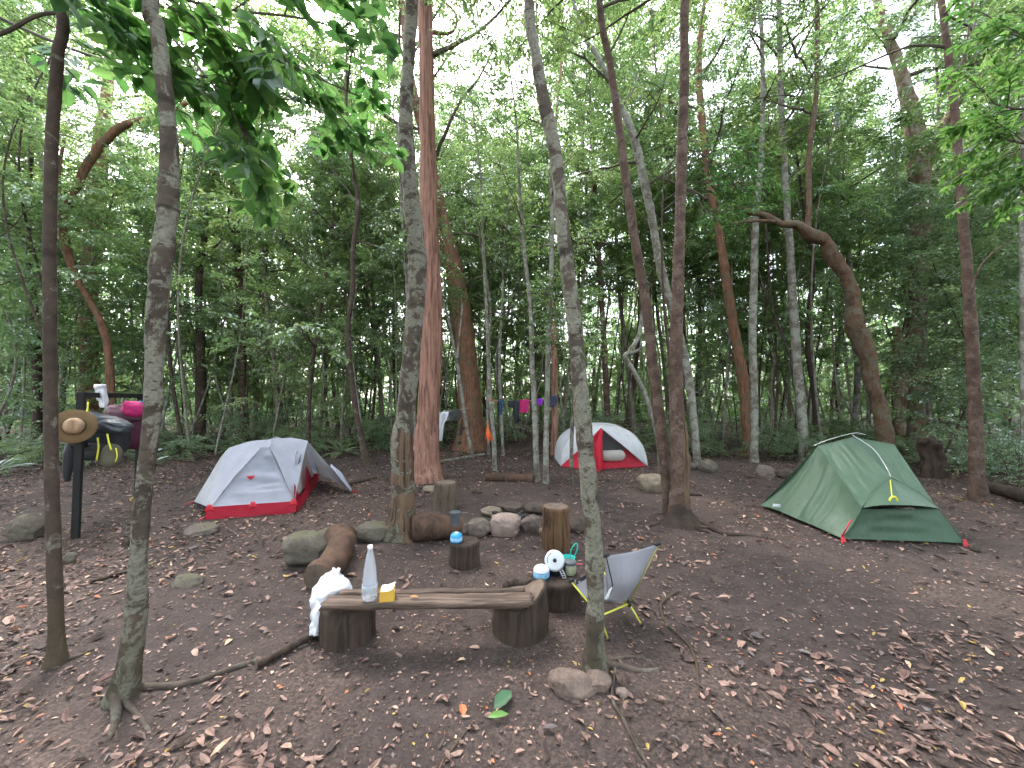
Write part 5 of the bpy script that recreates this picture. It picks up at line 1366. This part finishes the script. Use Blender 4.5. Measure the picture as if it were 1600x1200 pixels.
# ------------------------------------------------------------------ camping gear
M['blue'] = simple('sky_blue_paint', (.03, .30, .62), .35, .5, var=.06, bump=.02)
M['bluel'] = simple('pale_blue_print', (.30, .55, .80), .35, .5, var=.2, scale=40, bump=.02)
M['steel'] = simple('brushed_steel', (.60, .60, .66), .35, .5, var=.1, Metallic=.5)
M['teal'] = simple('teal_silicone', (.0, .42, .36), .5)
M['greymug'] = simple('grey_mug', (.11, .12, .14), .45)
M['whitep'] = simple('white_plastic', (.75, .75, .78), .45, var=.05)
def canister(label, c, s):
    t = thing('gas_canister', label, 'gas canister', c)
    V, F = lathe([(.0, .002), (.045, .002), (.052, .008), (.054, .02), (.054, .052)], 28); mb = MB(); mb.add(V * s, F); mb.build('body', [M['blue']], t)
    V, F = lathe([(.0542, .018), (.0548, .022), (.0548, .044), (.0542, .048)], 28); mb = MB(); mb.add((V * s), F); mb.build('label_band', [M['bluel']], t)
    V, F = lathe([(.054, .052), (.050, .068), (.040, .078), (.030, .082), (.0, .083)], 28); mb = MB(); mb.add(V * s, F); mb.build('shoulder', [M['whitep'] if s > 1.05 else M['blue']], t)
    V, F = lathe([(.020, .080), (.021, .088), (.018, .088), (.016, .083), (.006, .083), (.006, .094), (.0, .094)], 16); mb = MB(); mb.add(V * s, F); mb.build('valve', [M['steel']], t)
    return t
p = at(713, 849, c3[1] - r3 * .30); canister('small blue gas canister standing on the short round stump', (p[0], p[1], c3[2]), .98)
p = at(846, 905, c4[1] - r4 * .35); canister('blue and white gas canister at the left of the stump table', (p[0], p[1], c4[2]), 1.08)
# grey mug on the split log
p = at(711, 820, 4.12); t = thing('mug', 'grey metal mug with a side handle on the split log', 'mug', (p[0], 4.12, p[2] - .01))
V, F = lathe([(.0, .0), (.048, .0), (.052, .01), (.055, .14), (.058, .145), (.053, .145), (.050, .02), (.0, .02)], 28); mb = MB(); mb.add(V, F); mb.build('cup', [M['greymug']], t)
mb = MB(); mb.add(*box((.095, 0, .138), (.08, .016, .008))); mb.build('handle', [M['greymug']], t)
# pot with tilted lid
p = at(868, 902, c4[1] + .02)
t = thing('cooking_pot', 'dark cooking pot with a pale perforated lid tilted against it', 'pot', (p[0], c4[1] + .02, c4[2]))
V, F = lathe([(.0, .0), (.062, .0), (.068, .008), (.070, .085), (.073, .088), (.067, .088), (.064, .01), (.0, .01)], 30); mb = MB(); mb.add(V, F); mb.build('body', [simple('black_enamel', (.02, .02, .03), .3)], t)
V, F = lathe([(.0, .004), (.012, .005), (.060, .003), (.074, .0), (.074, -.003), (.0, -.002)], 32); a = R(62); Rx = np.array([[1, 0, 0], [0, math.cos(a), -math.sin(a)], [0, math.sin(a), math.cos(a)]])
lidc = np.array([-.012, -.055, .115]); mb = MB(); mb.add(V @ Rx.T + lidc, F); ld = mb.build('lid', [M['steel']], t)
V, F = lathe([(.0, .006), (.012, .006), (.014, .012), (.0, .014)], 14); mb = MB(); mb.add(V @ Rx.T + lidc, F); mb.build('knob', [M['black']], ld)
mb = MB()
for k in range(7):
    a2 = R(120 + k * 12); V, F = lathe([(.0, .0052), (.004, .0052), (.004, .004)], 8); mb.add((V + [.055 * math.cos(a2), .055 * math.sin(a2), .0]) @ Rx.T + lidc, F)
mb.build('drain_hole', [M['black']], ld)
mb = MB()
for s in (-.012, .012): mb.add(*tube(np.array([[.03 + s, -.075, .06], [.045 + s, -.09, .03], [.055 + s, -.105, .008]]), .003, 6))
for k in range(4): z = .05 - k * .013; y = -.080 - k * .008; mb.add(*rod(np.array([.022 + k * .006, y, z]), np.array([.046 + k * .006, y, z]), .0022, 6))
mb.build('handle', [M['steel']], t)
# teal cup with loop handle
p = at(888, 897, c4[1] + .06); t = thing('cup', 'teal cup with a looped handle sticking up behind the pot', 'cup', (p[0], c4[1] + .08, c4[2]))
V, F = lathe([(.0, .0), (.045, .0), (.050, .012), (.055, .09), (.057, .093), (.052, .093), (.046, .012), (.0, .012)], 24); mb = MB(); mb.add(V, F); mb.build('bowl', [M['teal']], t)
th = np.linspace(0, 2 * PI, 22); L_ = np.stack([.045 + .022 * np.cos(th) + .35 * (.05 * np.sin(th)), np.zeros(22) - .01, .145 + .055 * np.sin(th)], 1); mb = MB(); mb.add(*tube(L_, .0045, 6, False)); mb.build('handle', [M['teal']], t)
# patterned jar with dark lid
p = at(892, 899, c4[1] - .02); t = thing('jar', 'leaf-patterned pale jar with a dark lid right of the pot', 'jar', (p[0], c4[1] - .0, c4[2]))
n = NT('leaf_print'); v = n.coord(); f = n.noise(v, 55, 2, .5, 1.5); n.pbr(n.ramp(f, [(.42, (.55, .56, .42)), (.5, (.20, .27, .10)), (.58, (.60, .60, .48))], 'LINEAR'), .4)
V, F = lathe([(.0, .0), (.034, .0), (.040, .012), (.043, .075)], 24); mb = MB(); mb.add(V, F); mb.build('body', [n.m], t)
V, F = lathe([(.043, .075), (.045, .077), (.045, .096), (.040, .100), (.0, .100)], 24); mb = MB(); mb.add(V, F); mb.build('lid', [M['greymug']], t)
# little pink spoon
p = at(900, 882, c4[1] + .1); mb = MB(); mb.add(*tube(np.array([p + [-.05, 0, -.005], p + [.0, 0, .004], p + [.05, 0, 0]]), [.004, .005, .006], 6)); mb.V = [v * [1, 1, 1] for v in mb.V]
bwt(mb, 'spoon', [simple('pink_plastic', (.75, .15, .2), .5)], 'pink spoon handle poking out of the teal cup', 'spoon', p)
# bottle
bx = at(577, 938, 2.36); bz = bench_z(bx[0])
t = thing('bottle', 'tall tapering clear plastic water bottle standing on the bench', 'bottle', (bx[0], 2.365, bz + .0))
n = NT('clear_plastic'); v = n.coord()
p_ = n.n('ShaderNodeBsdfPrincipled'); p_.inputs['Base Color'].default_value = (.82, .84, .92, 1); p_.inputs['Roughness'].default_value = .18; p_.inputs['IOR'].default_value = 1.35
n.l(n.bump(n.noise(v, 40, 3), .3, .006), p_.inputs['Normal']); tr_ = n.n('ShaderNodeBsdfTransparent'); tr_.inputs[0].default_value = (.95, .96, 1, 1); mx_ = n.n('ShaderNodeMixShader'); mx_.inputs[0].default_value = .30; n.l(tr_.outputs[0], mx_.inputs[1]); n.l(p_.outputs[0], mx_.inputs[2]); n.l(mx_.outputs[0], n.out.inputs['Surface'])
prof = [(.0, .0), (.036, .0), (.044, .006), (.046, .02), (.0445, .05), (.045, .06), (.043, .09), (.041, .12), (.0385, .15), (.035, .18), (.031, .21), (.026, .24), (.0205, .265), (.016, .285), (.014, .295)]
V, F = lathe(prof, 28); V[:, :2] *= (1 + .02 * fbm(V * 30, 2))[:, None]; mb = MB(); mb.add(V, F); mb.build('body', [n.m], t)
V, F = lathe([(.014, .295), (.0155, .296), (.0155, .318), (.0, .320)], 18); mb = MB(); mb.add(V, F); mb.build('cap', [M['whitep']], t)
V, F = lathe([(.0448, .05), (.0462, .054), (.0452, .085), (.0435, .090)], 28); V = V[:]; mb = MB(); mb.add(V, F); mb.build('label_band', [simple('silver_grey_label', (.45, .47, .52), .4, var=.3, scale=20)], t)
# yellow box
bx = at(605, 940, 2.36); bz = bench_z(bx[0])
t = thing('carton', 'small open yellow carton with white paper on the bench', 'carton', (bx[0], 2.365, bz)); t.rotation_euler = (0, 0, R(12))
yel = simple('yellow_card', (.62, .36, .055), .6, var=.1); mb = MB()
for c_, s_ in (((0, -.035, .03), (.082, .003, .06)), ((0, .035, .03), (.082, .003, .06)), ((-.0405, 0, .03), (.003, .066, .06)), ((.0405, 0, .03), (.003, .066, .06)), ((0, 0, .003), (.078, .066, .004))): mb.add(*box(c_, s_))
mb.build('box_wall', [yel], t, False)
mb = MB(); mb.add(*rowsurf([[(-.036, -.03, .055), (0, -.03, .06), (.036, -.03, .064)], [(-.036, 0, .066), (0, 0, .062), (.038, 0, .074)], [(-.034, .03, .072), (0, .032, .07), (.044, .03, .084)]], 14, 12, .004, 3)); mb.build('paper_liner', [simple('white_blue_paper', (.62, .72, .72), .6, var=.15, scale=20)], t)
# a few leaves on the plank
mb = MB(); V, F = leaf_geo(np.array([at(640, 935, 2.37)]) * [1, 1, 0] + [0, 0, bench_z(at(640, 935, 2.37)[0]) + .008], np.array([[1, .2, 0]]), np.array([[0, -.2, 1]]), np.array([.055]), np.array([.02]), 8, .2, .1); mb.add(V, F)
bwt(mb, 'dead_leaf', [simple('orange_dead_leaf', (.5, .2, .07), .6)], 'single orange dead leaf lying on the bench plank', 'leaf', (at(640, 935, 2.37)[0], 2.37, bench_z(0)))
# fresh green leaves
for k, (px, py, px2, py2, w_, nm) in enumerate([(772, 1115, 800, 1085, .07, 'broad green leaf lying on the soil before the bench'), (762, 1128, 795, 1123, .035, 'narrow bright green leaf below the broad green one')]):
    a, b = gp(px, py) + [0, 0, .02], gp(px2, py2) + [0, 0, .03]; mb = MB(); V, F = leaf_geo(a[None], (b - a)[None], np.array([[.1, -.25, 1]]), np.array([np.linalg.norm(b - a)]), np.array([w_]), 8, .2, .1); mb.add(V, F)
    bwt(mb, 'fallen_leaf', [simple('green_leaf', [(.06, .13, .07), (.10, .22, .04)][k], .4, var=.2)], nm, 'leaf', a)

# white cloth draped over the log end
rows_ = []
for y, l, r, Y in [(993, 488, 497, 2.44), (975, 487, 503, 2.47), (952, 488, 509, 2.50), (932, 486, 524, 2.53), (920, 488, 550, 2.62), (905, 502, 541, 2.72), (894, 517, 530, 2.80), (889, 522, 526, 2.84)]:
    rows_.append([at(l, y, Y + .05), at(l * .7 + r * .3, y - 1, Y - .03), at(l * .35 + r * .65, y + 1, Y - .05), at(r, y, Y + .05)])
mb = MB(); mb.add(*rowsurf(rows_, 34, 50, .022, 5, 3.5, 8))
m_ = simple('white_cotton', (.56, .56, .63), .8, var=.06, bump=.5, bd=.02, scale=9)
rg_ = gp(493, 992); bwt(mb, 'white_cloth', [m_], 'crumpled white cloth hanging off the log end left of the bench', 'cloth', rg_, solid=.006)

# ------------------------------------------------------------------ camp chair
def chair():
    t = thing('camp_chair', 'low grey sling camp chair with thin yellow legs behind the near trunk', 'chair', gp(955, 985))
    TL, TR = at(944, 869, 2.50), at(1029, 850, 2.76)
    H2, H1 = at(937, 963, 2.43), at(983, 943, 2.62)
    SL, SR = at(892, 908, 2.52), at(935, 884, 2.86)
    BL, BR = at(948, 936, 2.50), at(990, 934, 2.70)
    F1, F2 = gp(1003, 979), gp(951, 1003); F3 = gp(926, 978); F4 = gp(948, 938)
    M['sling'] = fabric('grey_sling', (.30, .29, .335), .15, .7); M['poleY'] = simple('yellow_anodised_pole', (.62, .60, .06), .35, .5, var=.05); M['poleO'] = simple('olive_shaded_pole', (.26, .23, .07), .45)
    mid = lambda a, b, s, dz=0: a * (1 - s) + b * s + np.array([0, 0, dz])
    rowsB = [[BL, mid(BL, BR, .5, -.025), BR], [mid(BL, TL, .45) + [0.0, -.01, 0], mid(mid(BL, TL, .45), mid(BR, TR, .45), .5) + [.02, -.05, -.01], mid(BR, TR, .45)], [TL, mid(TL, TR, .5, -.012) + [0, -.0, 0], TR]]
    mb = MB(); mb.add(*rowsurf(rowsB, 26, 26, .005, 3, 3, 2)); bw(mb, 'backrest', [M['sling']], t, solid=.003)
    rowsS = [[BL, mid(BL, BR, .5, -.025), BR], [mid(BL, SL, .5, -.055), mid(mid(BL, SL, .5), mid(BR, SR, .5), .5, -.09), mid(BR, SR, .5, -.055)], [SL, mid(SL, SR, .5, -.02), SR]]
    mb = MB(); mb.add(*rowsurf(rowsS, 26, 20, .004, 4)); bw(mb, 'seat', [M['sling']], t, solid=.003)
    q = [at(908, 915, 2.44), at(921, 908, 2.50), at(917, 900, 2.54), at(903, 908, 2.48)]
    mb = MB(); mb.add(*panel(*[x + np.array([0, -.012, .004]) for x in (at(899, 914, 2.50), at(915, 904, 2.58), at(916, 897, 2.60), at(899, 906, 2.52))], 4, 4)); pt = bw(mb, 'patch', [M['black']], t, solid=.002)
    mb = MB(); a = at(903, 909, 2.49); mb.add(*panel(a + [0, -.02, 0], a + [.012, -.016, .006], a + [.012, -.016, .016], a + [0, -.02, .010], 3, 3)); bw(mb, 'logo', [M['steel']], t)
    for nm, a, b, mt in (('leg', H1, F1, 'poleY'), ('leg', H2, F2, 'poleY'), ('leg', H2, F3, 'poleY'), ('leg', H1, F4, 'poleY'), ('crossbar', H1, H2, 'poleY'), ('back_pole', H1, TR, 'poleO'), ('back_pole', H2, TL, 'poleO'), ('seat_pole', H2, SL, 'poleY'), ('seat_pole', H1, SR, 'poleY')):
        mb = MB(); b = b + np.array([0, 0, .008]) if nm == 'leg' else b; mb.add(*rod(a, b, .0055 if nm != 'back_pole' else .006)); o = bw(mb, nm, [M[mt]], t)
        if nm == 'leg':
            V, F = lathe([(.0, -.004), (.010, .0), (.009, .02), (.0, .024)], 10, b - [0, 0, .006]); mb = MB(); mb.add(V - np.array(t.location), F); mb.build('foot_cap', [M['black']], o)
    for P in (H1, H2):
        mb = MB(); V, F = lathe([(.0, -.018), (.014, -.016), (.018, 0), (.014, .016), (.0, .018)], 12, P); mb.add(V, F); bw(mb, 'hub', [M['black']], t)
    for P, Q in ((TL, TR), (TR, TL), (SL, SR), (SR, SL)):
        mb = MB(); d = norm(Q - P); mb.add(*tube(np.array([P - d * .012, P + d * .02, P + d * .045]) + [0, 0, .002], [.012, .014, .008], 10)); bw(mb, 'corner_pocket', [M['black']], t)
    mb = MB(); mb.add(*tube(catmull(np.array([TL + [.01, -.02, 0], at(953, 895, 2.46), at(957, 915, 2.45), at(952, 930, 2.45), at(944, 938, 2.44)]), 20), .004, 6)); bw(mb, 'strap', [M['black']], t)
    mb = MB(); mb.add(*panel(at(943, 939, 2.44), at(950, 936, 2.44), at(957, 917, 2.44), at(952, 921, 2.44), 5, 5)); bw(mb, 'tag', [M['whitep']], t, solid=.002)
chair()

# ------------------------------------------------------------------ gear rack with packs
M['blacktimber'] = simple('black_timber', (.013, .012, .014), .7, var=.3, scale=10, bump=.4)
def rack():
    t = thing('gear_rack', 'black timber post-and-beam rack hung with packs', 'rack', (-4.69, 4.18, gz(-4.69, 4.18)))
    pL = np.array([at(118, 840, 4.18)[0], 4.18, 0]); pR = np.array([at(214, 780, 5.6)[0], 5.6, 0]); zt = at(118, 612, 4.15)[2]
    dv = norm(pR - pL); ang = math.atan2(dv[1], dv[0]); Rz = rotz(ang)
    for P in (pL, pR):
        z0 = gz(P[0], P[1]) - .06; mb = MB(); mb.add(*box((P[0], P[1], (z0 + zt - .002) / 2), (.06, .06, zt - z0 - .002), Rz)); o = bw(mb, 'post', [M['blacktimber']], t, False)
        m = o.modifiers.new('edge', 'BEVEL'); m.width = .006; m.segments = 2
    c = (pL + pR) / 2; mb = MB(); mb.add(*box((c[0], c[1], zt - .035 - .049 * 0), (np.linalg.norm(pR - pL) - .062, .055, .06), Rz)); o = bw(mb, 'beam', [M['blacktimber']], t, False); m = o.modifiers.new('edge', 'BEVEL'); m.width = .006; m.segments = 2
    for f in (.42, .60, .78, .9):
        P = pL + (pR - pL) * f; mb = MB(); mb.add(*tube(catmull(np.array([P + [0.04, -.04, zt - .05], P + [.07, -.07, zt - .07], P + [.075, -.075, zt - .04]]), 8), .006, 6)); bw(mb, 'hook', [M['blacktimber']], t)
    return pL, pR, zt
pL_, pR_, zt_ = rack()
def blob(c, s, seed, p=2.6, rot=0, tilt=0, lump=.10, taper=0.0, nu=34, nv=24):
    th = np.arange(nu) / nu * 2 * PI; ph = np.linspace(.02, PI - .02, nv)
    D = np.stack([np.outer(np.sin(ph), np.cos(th)), np.outer(np.sin(ph), np.sin(th)), np.outer(np.cos(ph), np.ones(nu))], -1).reshape(-1, 3)
    k = (np.abs(D) ** p).sum(1) ** (-1 / p); V = D * k[:, None] * (1 + lump * fbm(D * 1.8 + seed, seed, 3))[:, None]
    V = V * np.asarray(s) / 2; V[:, :2] *= (1 - taper * V[:, 2] / s[2] * 2)[:, None]
    if tilt: V = V @ np.array([[math.cos(tilt), 0, math.sin(tilt)], [0, 1, 0], [-math.sin(tilt), 0, math.cos(tilt)]]).T
    return V @ rotz(rot).T + np.asarray(c), grid_faces(nu, nv, True)
M['packb'] = fabric('black_nylon', (.022, .023, .028), .0, .55); M['packg'] = fabric('slate_grey_raincover', (.09, .10, .12), .05, .4); M['maroon'] = fabric('maroon_nylon', (.075, .012, .035), .0, .6)
M['pink'] = fabric('hot_pink_fabric', (.60, .03, .19), .2, .6); M['mauve'] = fabric('dusty_mauve_fabric', (.15, .07, .10), .0, .6)
def P_(px, py, Y): return at(px, py, Y)
t = thing('backpack', 'black backpack under a slate grey raincover, yellow straps hanging', 'backpack', P_(162, 690, 4.6))
mb = MB(); mb.add(*blob(P_(162, 683, 4.62), (.46, .30, .50), 3, 2.8, .4)); bw(mb, 'body', [M['packb']], t)
mb = MB(); mb.add(*blob(P_(163, 661, 4.52), (.52, .36, .20), 6, 2.3, .3, .28, .22)); bw(mb, 'raincover', [M['packg']], t)
mb = MB(); mb.add(*blob(P_(180, 664, 4.45), (.26, .2, .12), 8, 2.3, .3, .35, .25)); bw(mb, 'hood_flap', [M['packg']], t)
mb = MB(); mb.add(*blob(P_(155, 705, 4.42), (.36, .16, .20), 4, 3.2, .2)); bw(mb, 'pocket', [M['packb']], t)
for pts in ([(138, 628, 4.4), (137, 640, 4.38), (132, 652, 4.36)], [(153, 684, 4.3), (154, 700, 4.28), (151, 720, 4.28)], [(168, 678, 4.34), (170, 690, 4.3), (174, 703, 4.28)]):
    mb = MB(); q = catmull(np.array([P_(*p) for p in pts]), 10); mb.add(*rowsurf([q - [.012, 0, 0], q + [.012, -.004, 0]], 10, 2)); bw(mb, 'strap', [M['yellowcord']], t, solid=.004)
mb = MB(); mb.add(*rod(P_(160, 640, 4.6), P_(160, 619, 4.68), .012)); bw(mb, 'hang_loop', [M['packb']], t)
t = thing('backpack', 'maroon backpack with a hot pink rolled top', 'backpack', P_(201, 665, 5.15))
mb = MB(); mb.add(*blob(P_(201, 672, 5.15), (.40, .30, .52), 13, 2.7, .4)); bw(mb, 'body', [M['maroon']], t)
mb = MB(); mb.add(*blob(P_(198, 645, 5.05), (.42, .34, .22), 14, 2.2, .2, .1, .18)); bw(mb, 'lid', [M['mauve']], t)
mb = MB(); mb.add(*blob(P_(209, 639, 4.98), (.24, .20, .20), 15, 2.2, .3, .2, .15)); tag(bw(mb, 'rolled_top', [M['pink']], t), 'hot pink rolled top of the backpack')
mb = MB(); mb.add(*blob(P_(218, 636, 5.1), (.10, .10, .16), 16, 2.2)); bw(mb, 'side_pocket', [simple('blue_cloth', (.05, .12, .25), .7)], t)
mb = MB(); mb.add(*rod(P_(192, 640, 5.1), P_(192, 617, 5.25), .012)); bw(mb, 'hang_loop', [M['packb']], t)
mb = MB(); q = catmull(np.array([P_(185, 690, 5.0), P_(190, 706, 5.0), P_(195, 715, 5.0)]), 10); mb.add(*rowsurf([q - [.012, 0, 0], q + [.012, -.004, 0]], 10, 2)); bw(mb, 'strap', [M['maroon']], t, solid=.004)
t = thing('stuff_sack', 'olive drawstring sack hanging below the black backpack', 'bag', P_(174, 716, 4.35))
mb = MB(); mb.add(*blob(P_(174, 712, 4.38), (.19, .15, .26), 23, 2.4)); bw(mb, 'sack', [simple('olive_canvas', (.11, .10, .07), .8, var=.3)], t)
mb = MB(); mb.add(*tube(catmull(np.array([P_(181, 700, 4.3), P_(183, 712, 4.28), P_(180, 722, 4.28)]), 8), .005, 6)); bw(mb, 'cord', [M['yellowcord']], t)
t = thing('dark_jacket', 'black jacket sleeve dangling from the left rack post', 'jacket', P_(108, 730, 4.3))
mb = MB(); mb.add(*tube(catmull(np.array([P_(116, 690, 4.34), P_(110, 712, 4.32), P_(106, 735, 4.3), P_(106, 752, 4.3)]), 20), np.linspace(.07, .025, 20), 14, True, .2, 8, 3)); bw(mb, 'sleeve', [M['packb']], t)
mb = MB(); mb.add(*blob(P_(122, 690, 4.30), (.16, .12, .14), 33, 2.4)); bw(mb, 'bundle', [M['packb']], t)
t = thing('white_bag', 'white plastic bag hung over the rack beam', 'bag', P_(158, 620, 4.55))
mb = MB(); rr = []
for y, l, r in [(637, 158, 168), (628, 153, 168), (618, 150, 168), (608, 148, 167), (601, 147, 165)]: rr.append([P_(l, y, 4.55), P_(l * .5 + r * .5, y, 4.47), P_(r, y, 4.55)])
for y, l, r in [(606, 148, 165), (618, 150, 166), (626, 152, 166)]: rr.append([P_(l, y, 4.72), P_(l * .5 + r * .5, y, 4.78), P_(r, y, 4.72)])
mb.add(*rowsurf(rr, 20, 40, .014, 4, 3, 6)); bw(mb, 'sheet', [simple('white_polythene', (.72, .70, .80), .35, var=.05, bump=.4, bd=.02)], t, solid=.004)
t = thing('hat', 'wide-brimmed brown hat with a pinched tan crown, on the rack post', 'hat', P_(116, 666, 4.0))
hb = simple('brown_felt', (.17, .105, .055), .9, var=.2); hc = simple('tan_felt', (.40, .26, .17), .9, var=.1)
a = R(82); Rx = np.array([[1, 0, 0], [0, math.cos(a), -math.sin(a)], [0, math.sin(a), math.cos(a)]]); C_ = P_(116, 666, 4.02)
def hat_xf(V): V = np.asarray(V) @ Rx.T @ rotz(.72).T; return V + C_
V, F = lathe([(.085, .012), (.10, .004), (.13, 0), (.165, .008), (.175, .016), (.173, .020), (.13, .006), (.085, .016)], 44); th = np.arctan2(V[:, 1], V[:, 0]); V[:, 2] += .022 * np.cos(2 * th) * (np.hypot(V[:, 0], V[:, 1]) / .17) ** 2; mb = MB(); mb.add(hat_xf(V), F); bw(mb, 'brim', [hb], t)
V, F = lathe([(.088, .01), (.084, .05), (.074, .09), (.055, .105), (.03, .108), (.001, .108)], 40); pinch = np.exp(-(V[:, 0] / .02) ** 2) * np.clip(V[:, 2] / .1, 0, 1); V[:, 2] -= .035 * pinch; V[:, 0] *= (1 - .18 * np.clip(V[:, 2] / .1, 0, 1)); mb = MB(); mb.add(hat_xf(V), F); bw(mb, 'crown', [hc], t)
V, F = lathe([(.0885, .012), (.0895, .014), (.0875, .034), (.0860, .036)], 40); mb = MB(); mb.add(hat_xf(V), F); bw(mb, 'band', [M['packb']], t)

# ------------------------------------------------------------------ clothesline
def rope(name, label, pts, r, m, group=None):
    q = catmull(np.array([at(*p) for p in pts]), 30); mb = MB(); mb.add(*tube(q, r, 6)); return bwt(mb, name, [m], label, 'rope', q.mean(0), group)
rope('clothesline', 'thin clothesline strung from the tall red trunk to the leaning one', [(668, 652, 7.45), (690, 646, 8.1), (712, 641, 9.2), (735, 637, 10.9)], .006, M['cord'])
rope('clothesline', 'clothesline with coloured garments strung between thin trunks', [(764, 625, 10.0), (790, 626, 10.05), (830, 626, 10.1), (866, 621, 10.2)], .006, M['cord'])
orange = simple('orange_cord', (.85, .14, .04), .6)
rope('orange_strap', 'orange strap knotted round the thin sapling on the clothesline', [(760, 626, 9.9), (768, 624, 7.85), (776, 628, 9.9), (788, 622, 9.95)], .010, orange)
t = thing('orange_cord_bundle', 'frayed bundle of orange cord hanging on a thin sapling', 'cord', at(765, 672, 7.9))
mb = MB()
for k in range(9):
    rg = np.random.default_rng(k); dx = rg.uniform(-6, 7) * (k > 1); mb.add(*tube(catmull(np.array([at(762, 657, 7.9), at(762 + dx * .1, 668, 7.88), at(763 + dx * .7, 680, 7.86), at(764 + dx, 688 + rg.uniform(-3, 2), 7.86)]), 10), .009, 5))
bw(mb, 'strands', [orange], t)
def garment(name, label, cat, prof, Y, m_, seed=0, dY=.03, parts=None, wr=.018):
    """prof: (py, left px, right px) from the hem up to the line; folded over the line, front and back layers"""
    fr = [[at(l, y, Y - dY), at(l * .66 + r * .34, y, Y - dY - .02), at(l * .34 + r * .66, y, Y - dY + .01), at(r, y, Y - dY)] for y, l, r in prof]
    bk = [[at(l, y, Y + dY), at(l * .66 + r * .34, y, Y + dY + .01), at(l * .34 + r * .66, y, Y + dY - .01), at(r, y, Y + dY)] for y, l, r in prof[::-1][:max(2, int(len(prof) * .8))]]
    mb = MB(); mb.add(*rowsurf(fr + bk, 26, 44, wr, seed, 4, 2)); return bwt(mb, name, [m_], label, cat, at(prof[0][1], prof[-1][0], Y), solid=.005)
garment('white_shirt', 'long white garment hanging right beside the tall red trunk', 'clothing', [(689, 686, 690), (675, 684, 692), (662, 684, 694), (656, 684, 698), (645, 684, 701)], 8.1, fabric('white_knit', (.70, .70, .76), .2), 2)
garment('small_white_towel', 'small white cloth with grey print hanging right of the long one', 'clothing', [(657, 699, 702), (650, 696, 702), (643, 693, 702)], 8.35, fabric('grey_white_print', (.38, .37, .40), .2), 3)
garment('dark_grey_shirt', 'dark olive garment on the line between the two red trunks', 'clothing', [(658, 704, 716), (650, 703, 722), (641, 702, 720)], 8.9, fabric('dark_olive_knit', (.055, .055, .05), .1), 4)
garment('blue_shirt', 'narrow blue garment on the line left of the dark leggings', 'clothing', [(648, 781, 784), (636, 780, 786), (625, 779, 787)], 10.0, fabric('denim_blue', (.04, .08, .17), .1), 5)
def legs_g():
    Y = 10.05; m_ = fabric('near_black_knit', (.02, .02, .03), .05); mb = MB()
    mb.add(*rowsurf([[at(794, 636, Y), at(800, 637, Y - .04), at(806, 634, Y)], [at(793, 626, Y), at(800, 626, Y - .03), at(808, 625, Y)]], 14, 12, .01, 3)); mb.add(*rowsurf([[at(804, 661, Y), at(807, 662, Y - .03), at(810, 660, Y)], [at(802, 645, Y), at(806, 646, Y - .04), at(811, 645, Y)], [at(800, 626, Y), at(806, 626, Y - .03), at(812, 625, Y)]], 14, 20, .01, 4))
    bwt(mb, 'dark_leggings', [m_], 'black leggings hanging on the line left of the pink shirt', 'clothing', at(804, 626, Y), solid=.012)
legs_g()
garment('pink_shirt', 'hot pink top hanging on the clothesline', 'clothing', [(645, 813, 822), (642, 810, 826), (636, 810, 826), (630, 810, 826), (625, 810, 827)], 10.1, M['pink'], 6)
garment('purple_top', 'small purple garment on the line right of the pink top', 'clothing', [(633, 842, 844), (631, 838, 847), (627, 836, 848), (624, 835, 849)], 10.15, fabric('bright_purple', (.30, .04, .62), .2), 7)
garment('navy_shorts', 'navy garment hanging at the right end of the clothesline', 'clothing', [(636, 856, 866), (630, 855, 871), (624, 855, 871), (619, 857, 871)], 10.1, fabric('navy_knit', (.05, .055, .10), .1), 8)
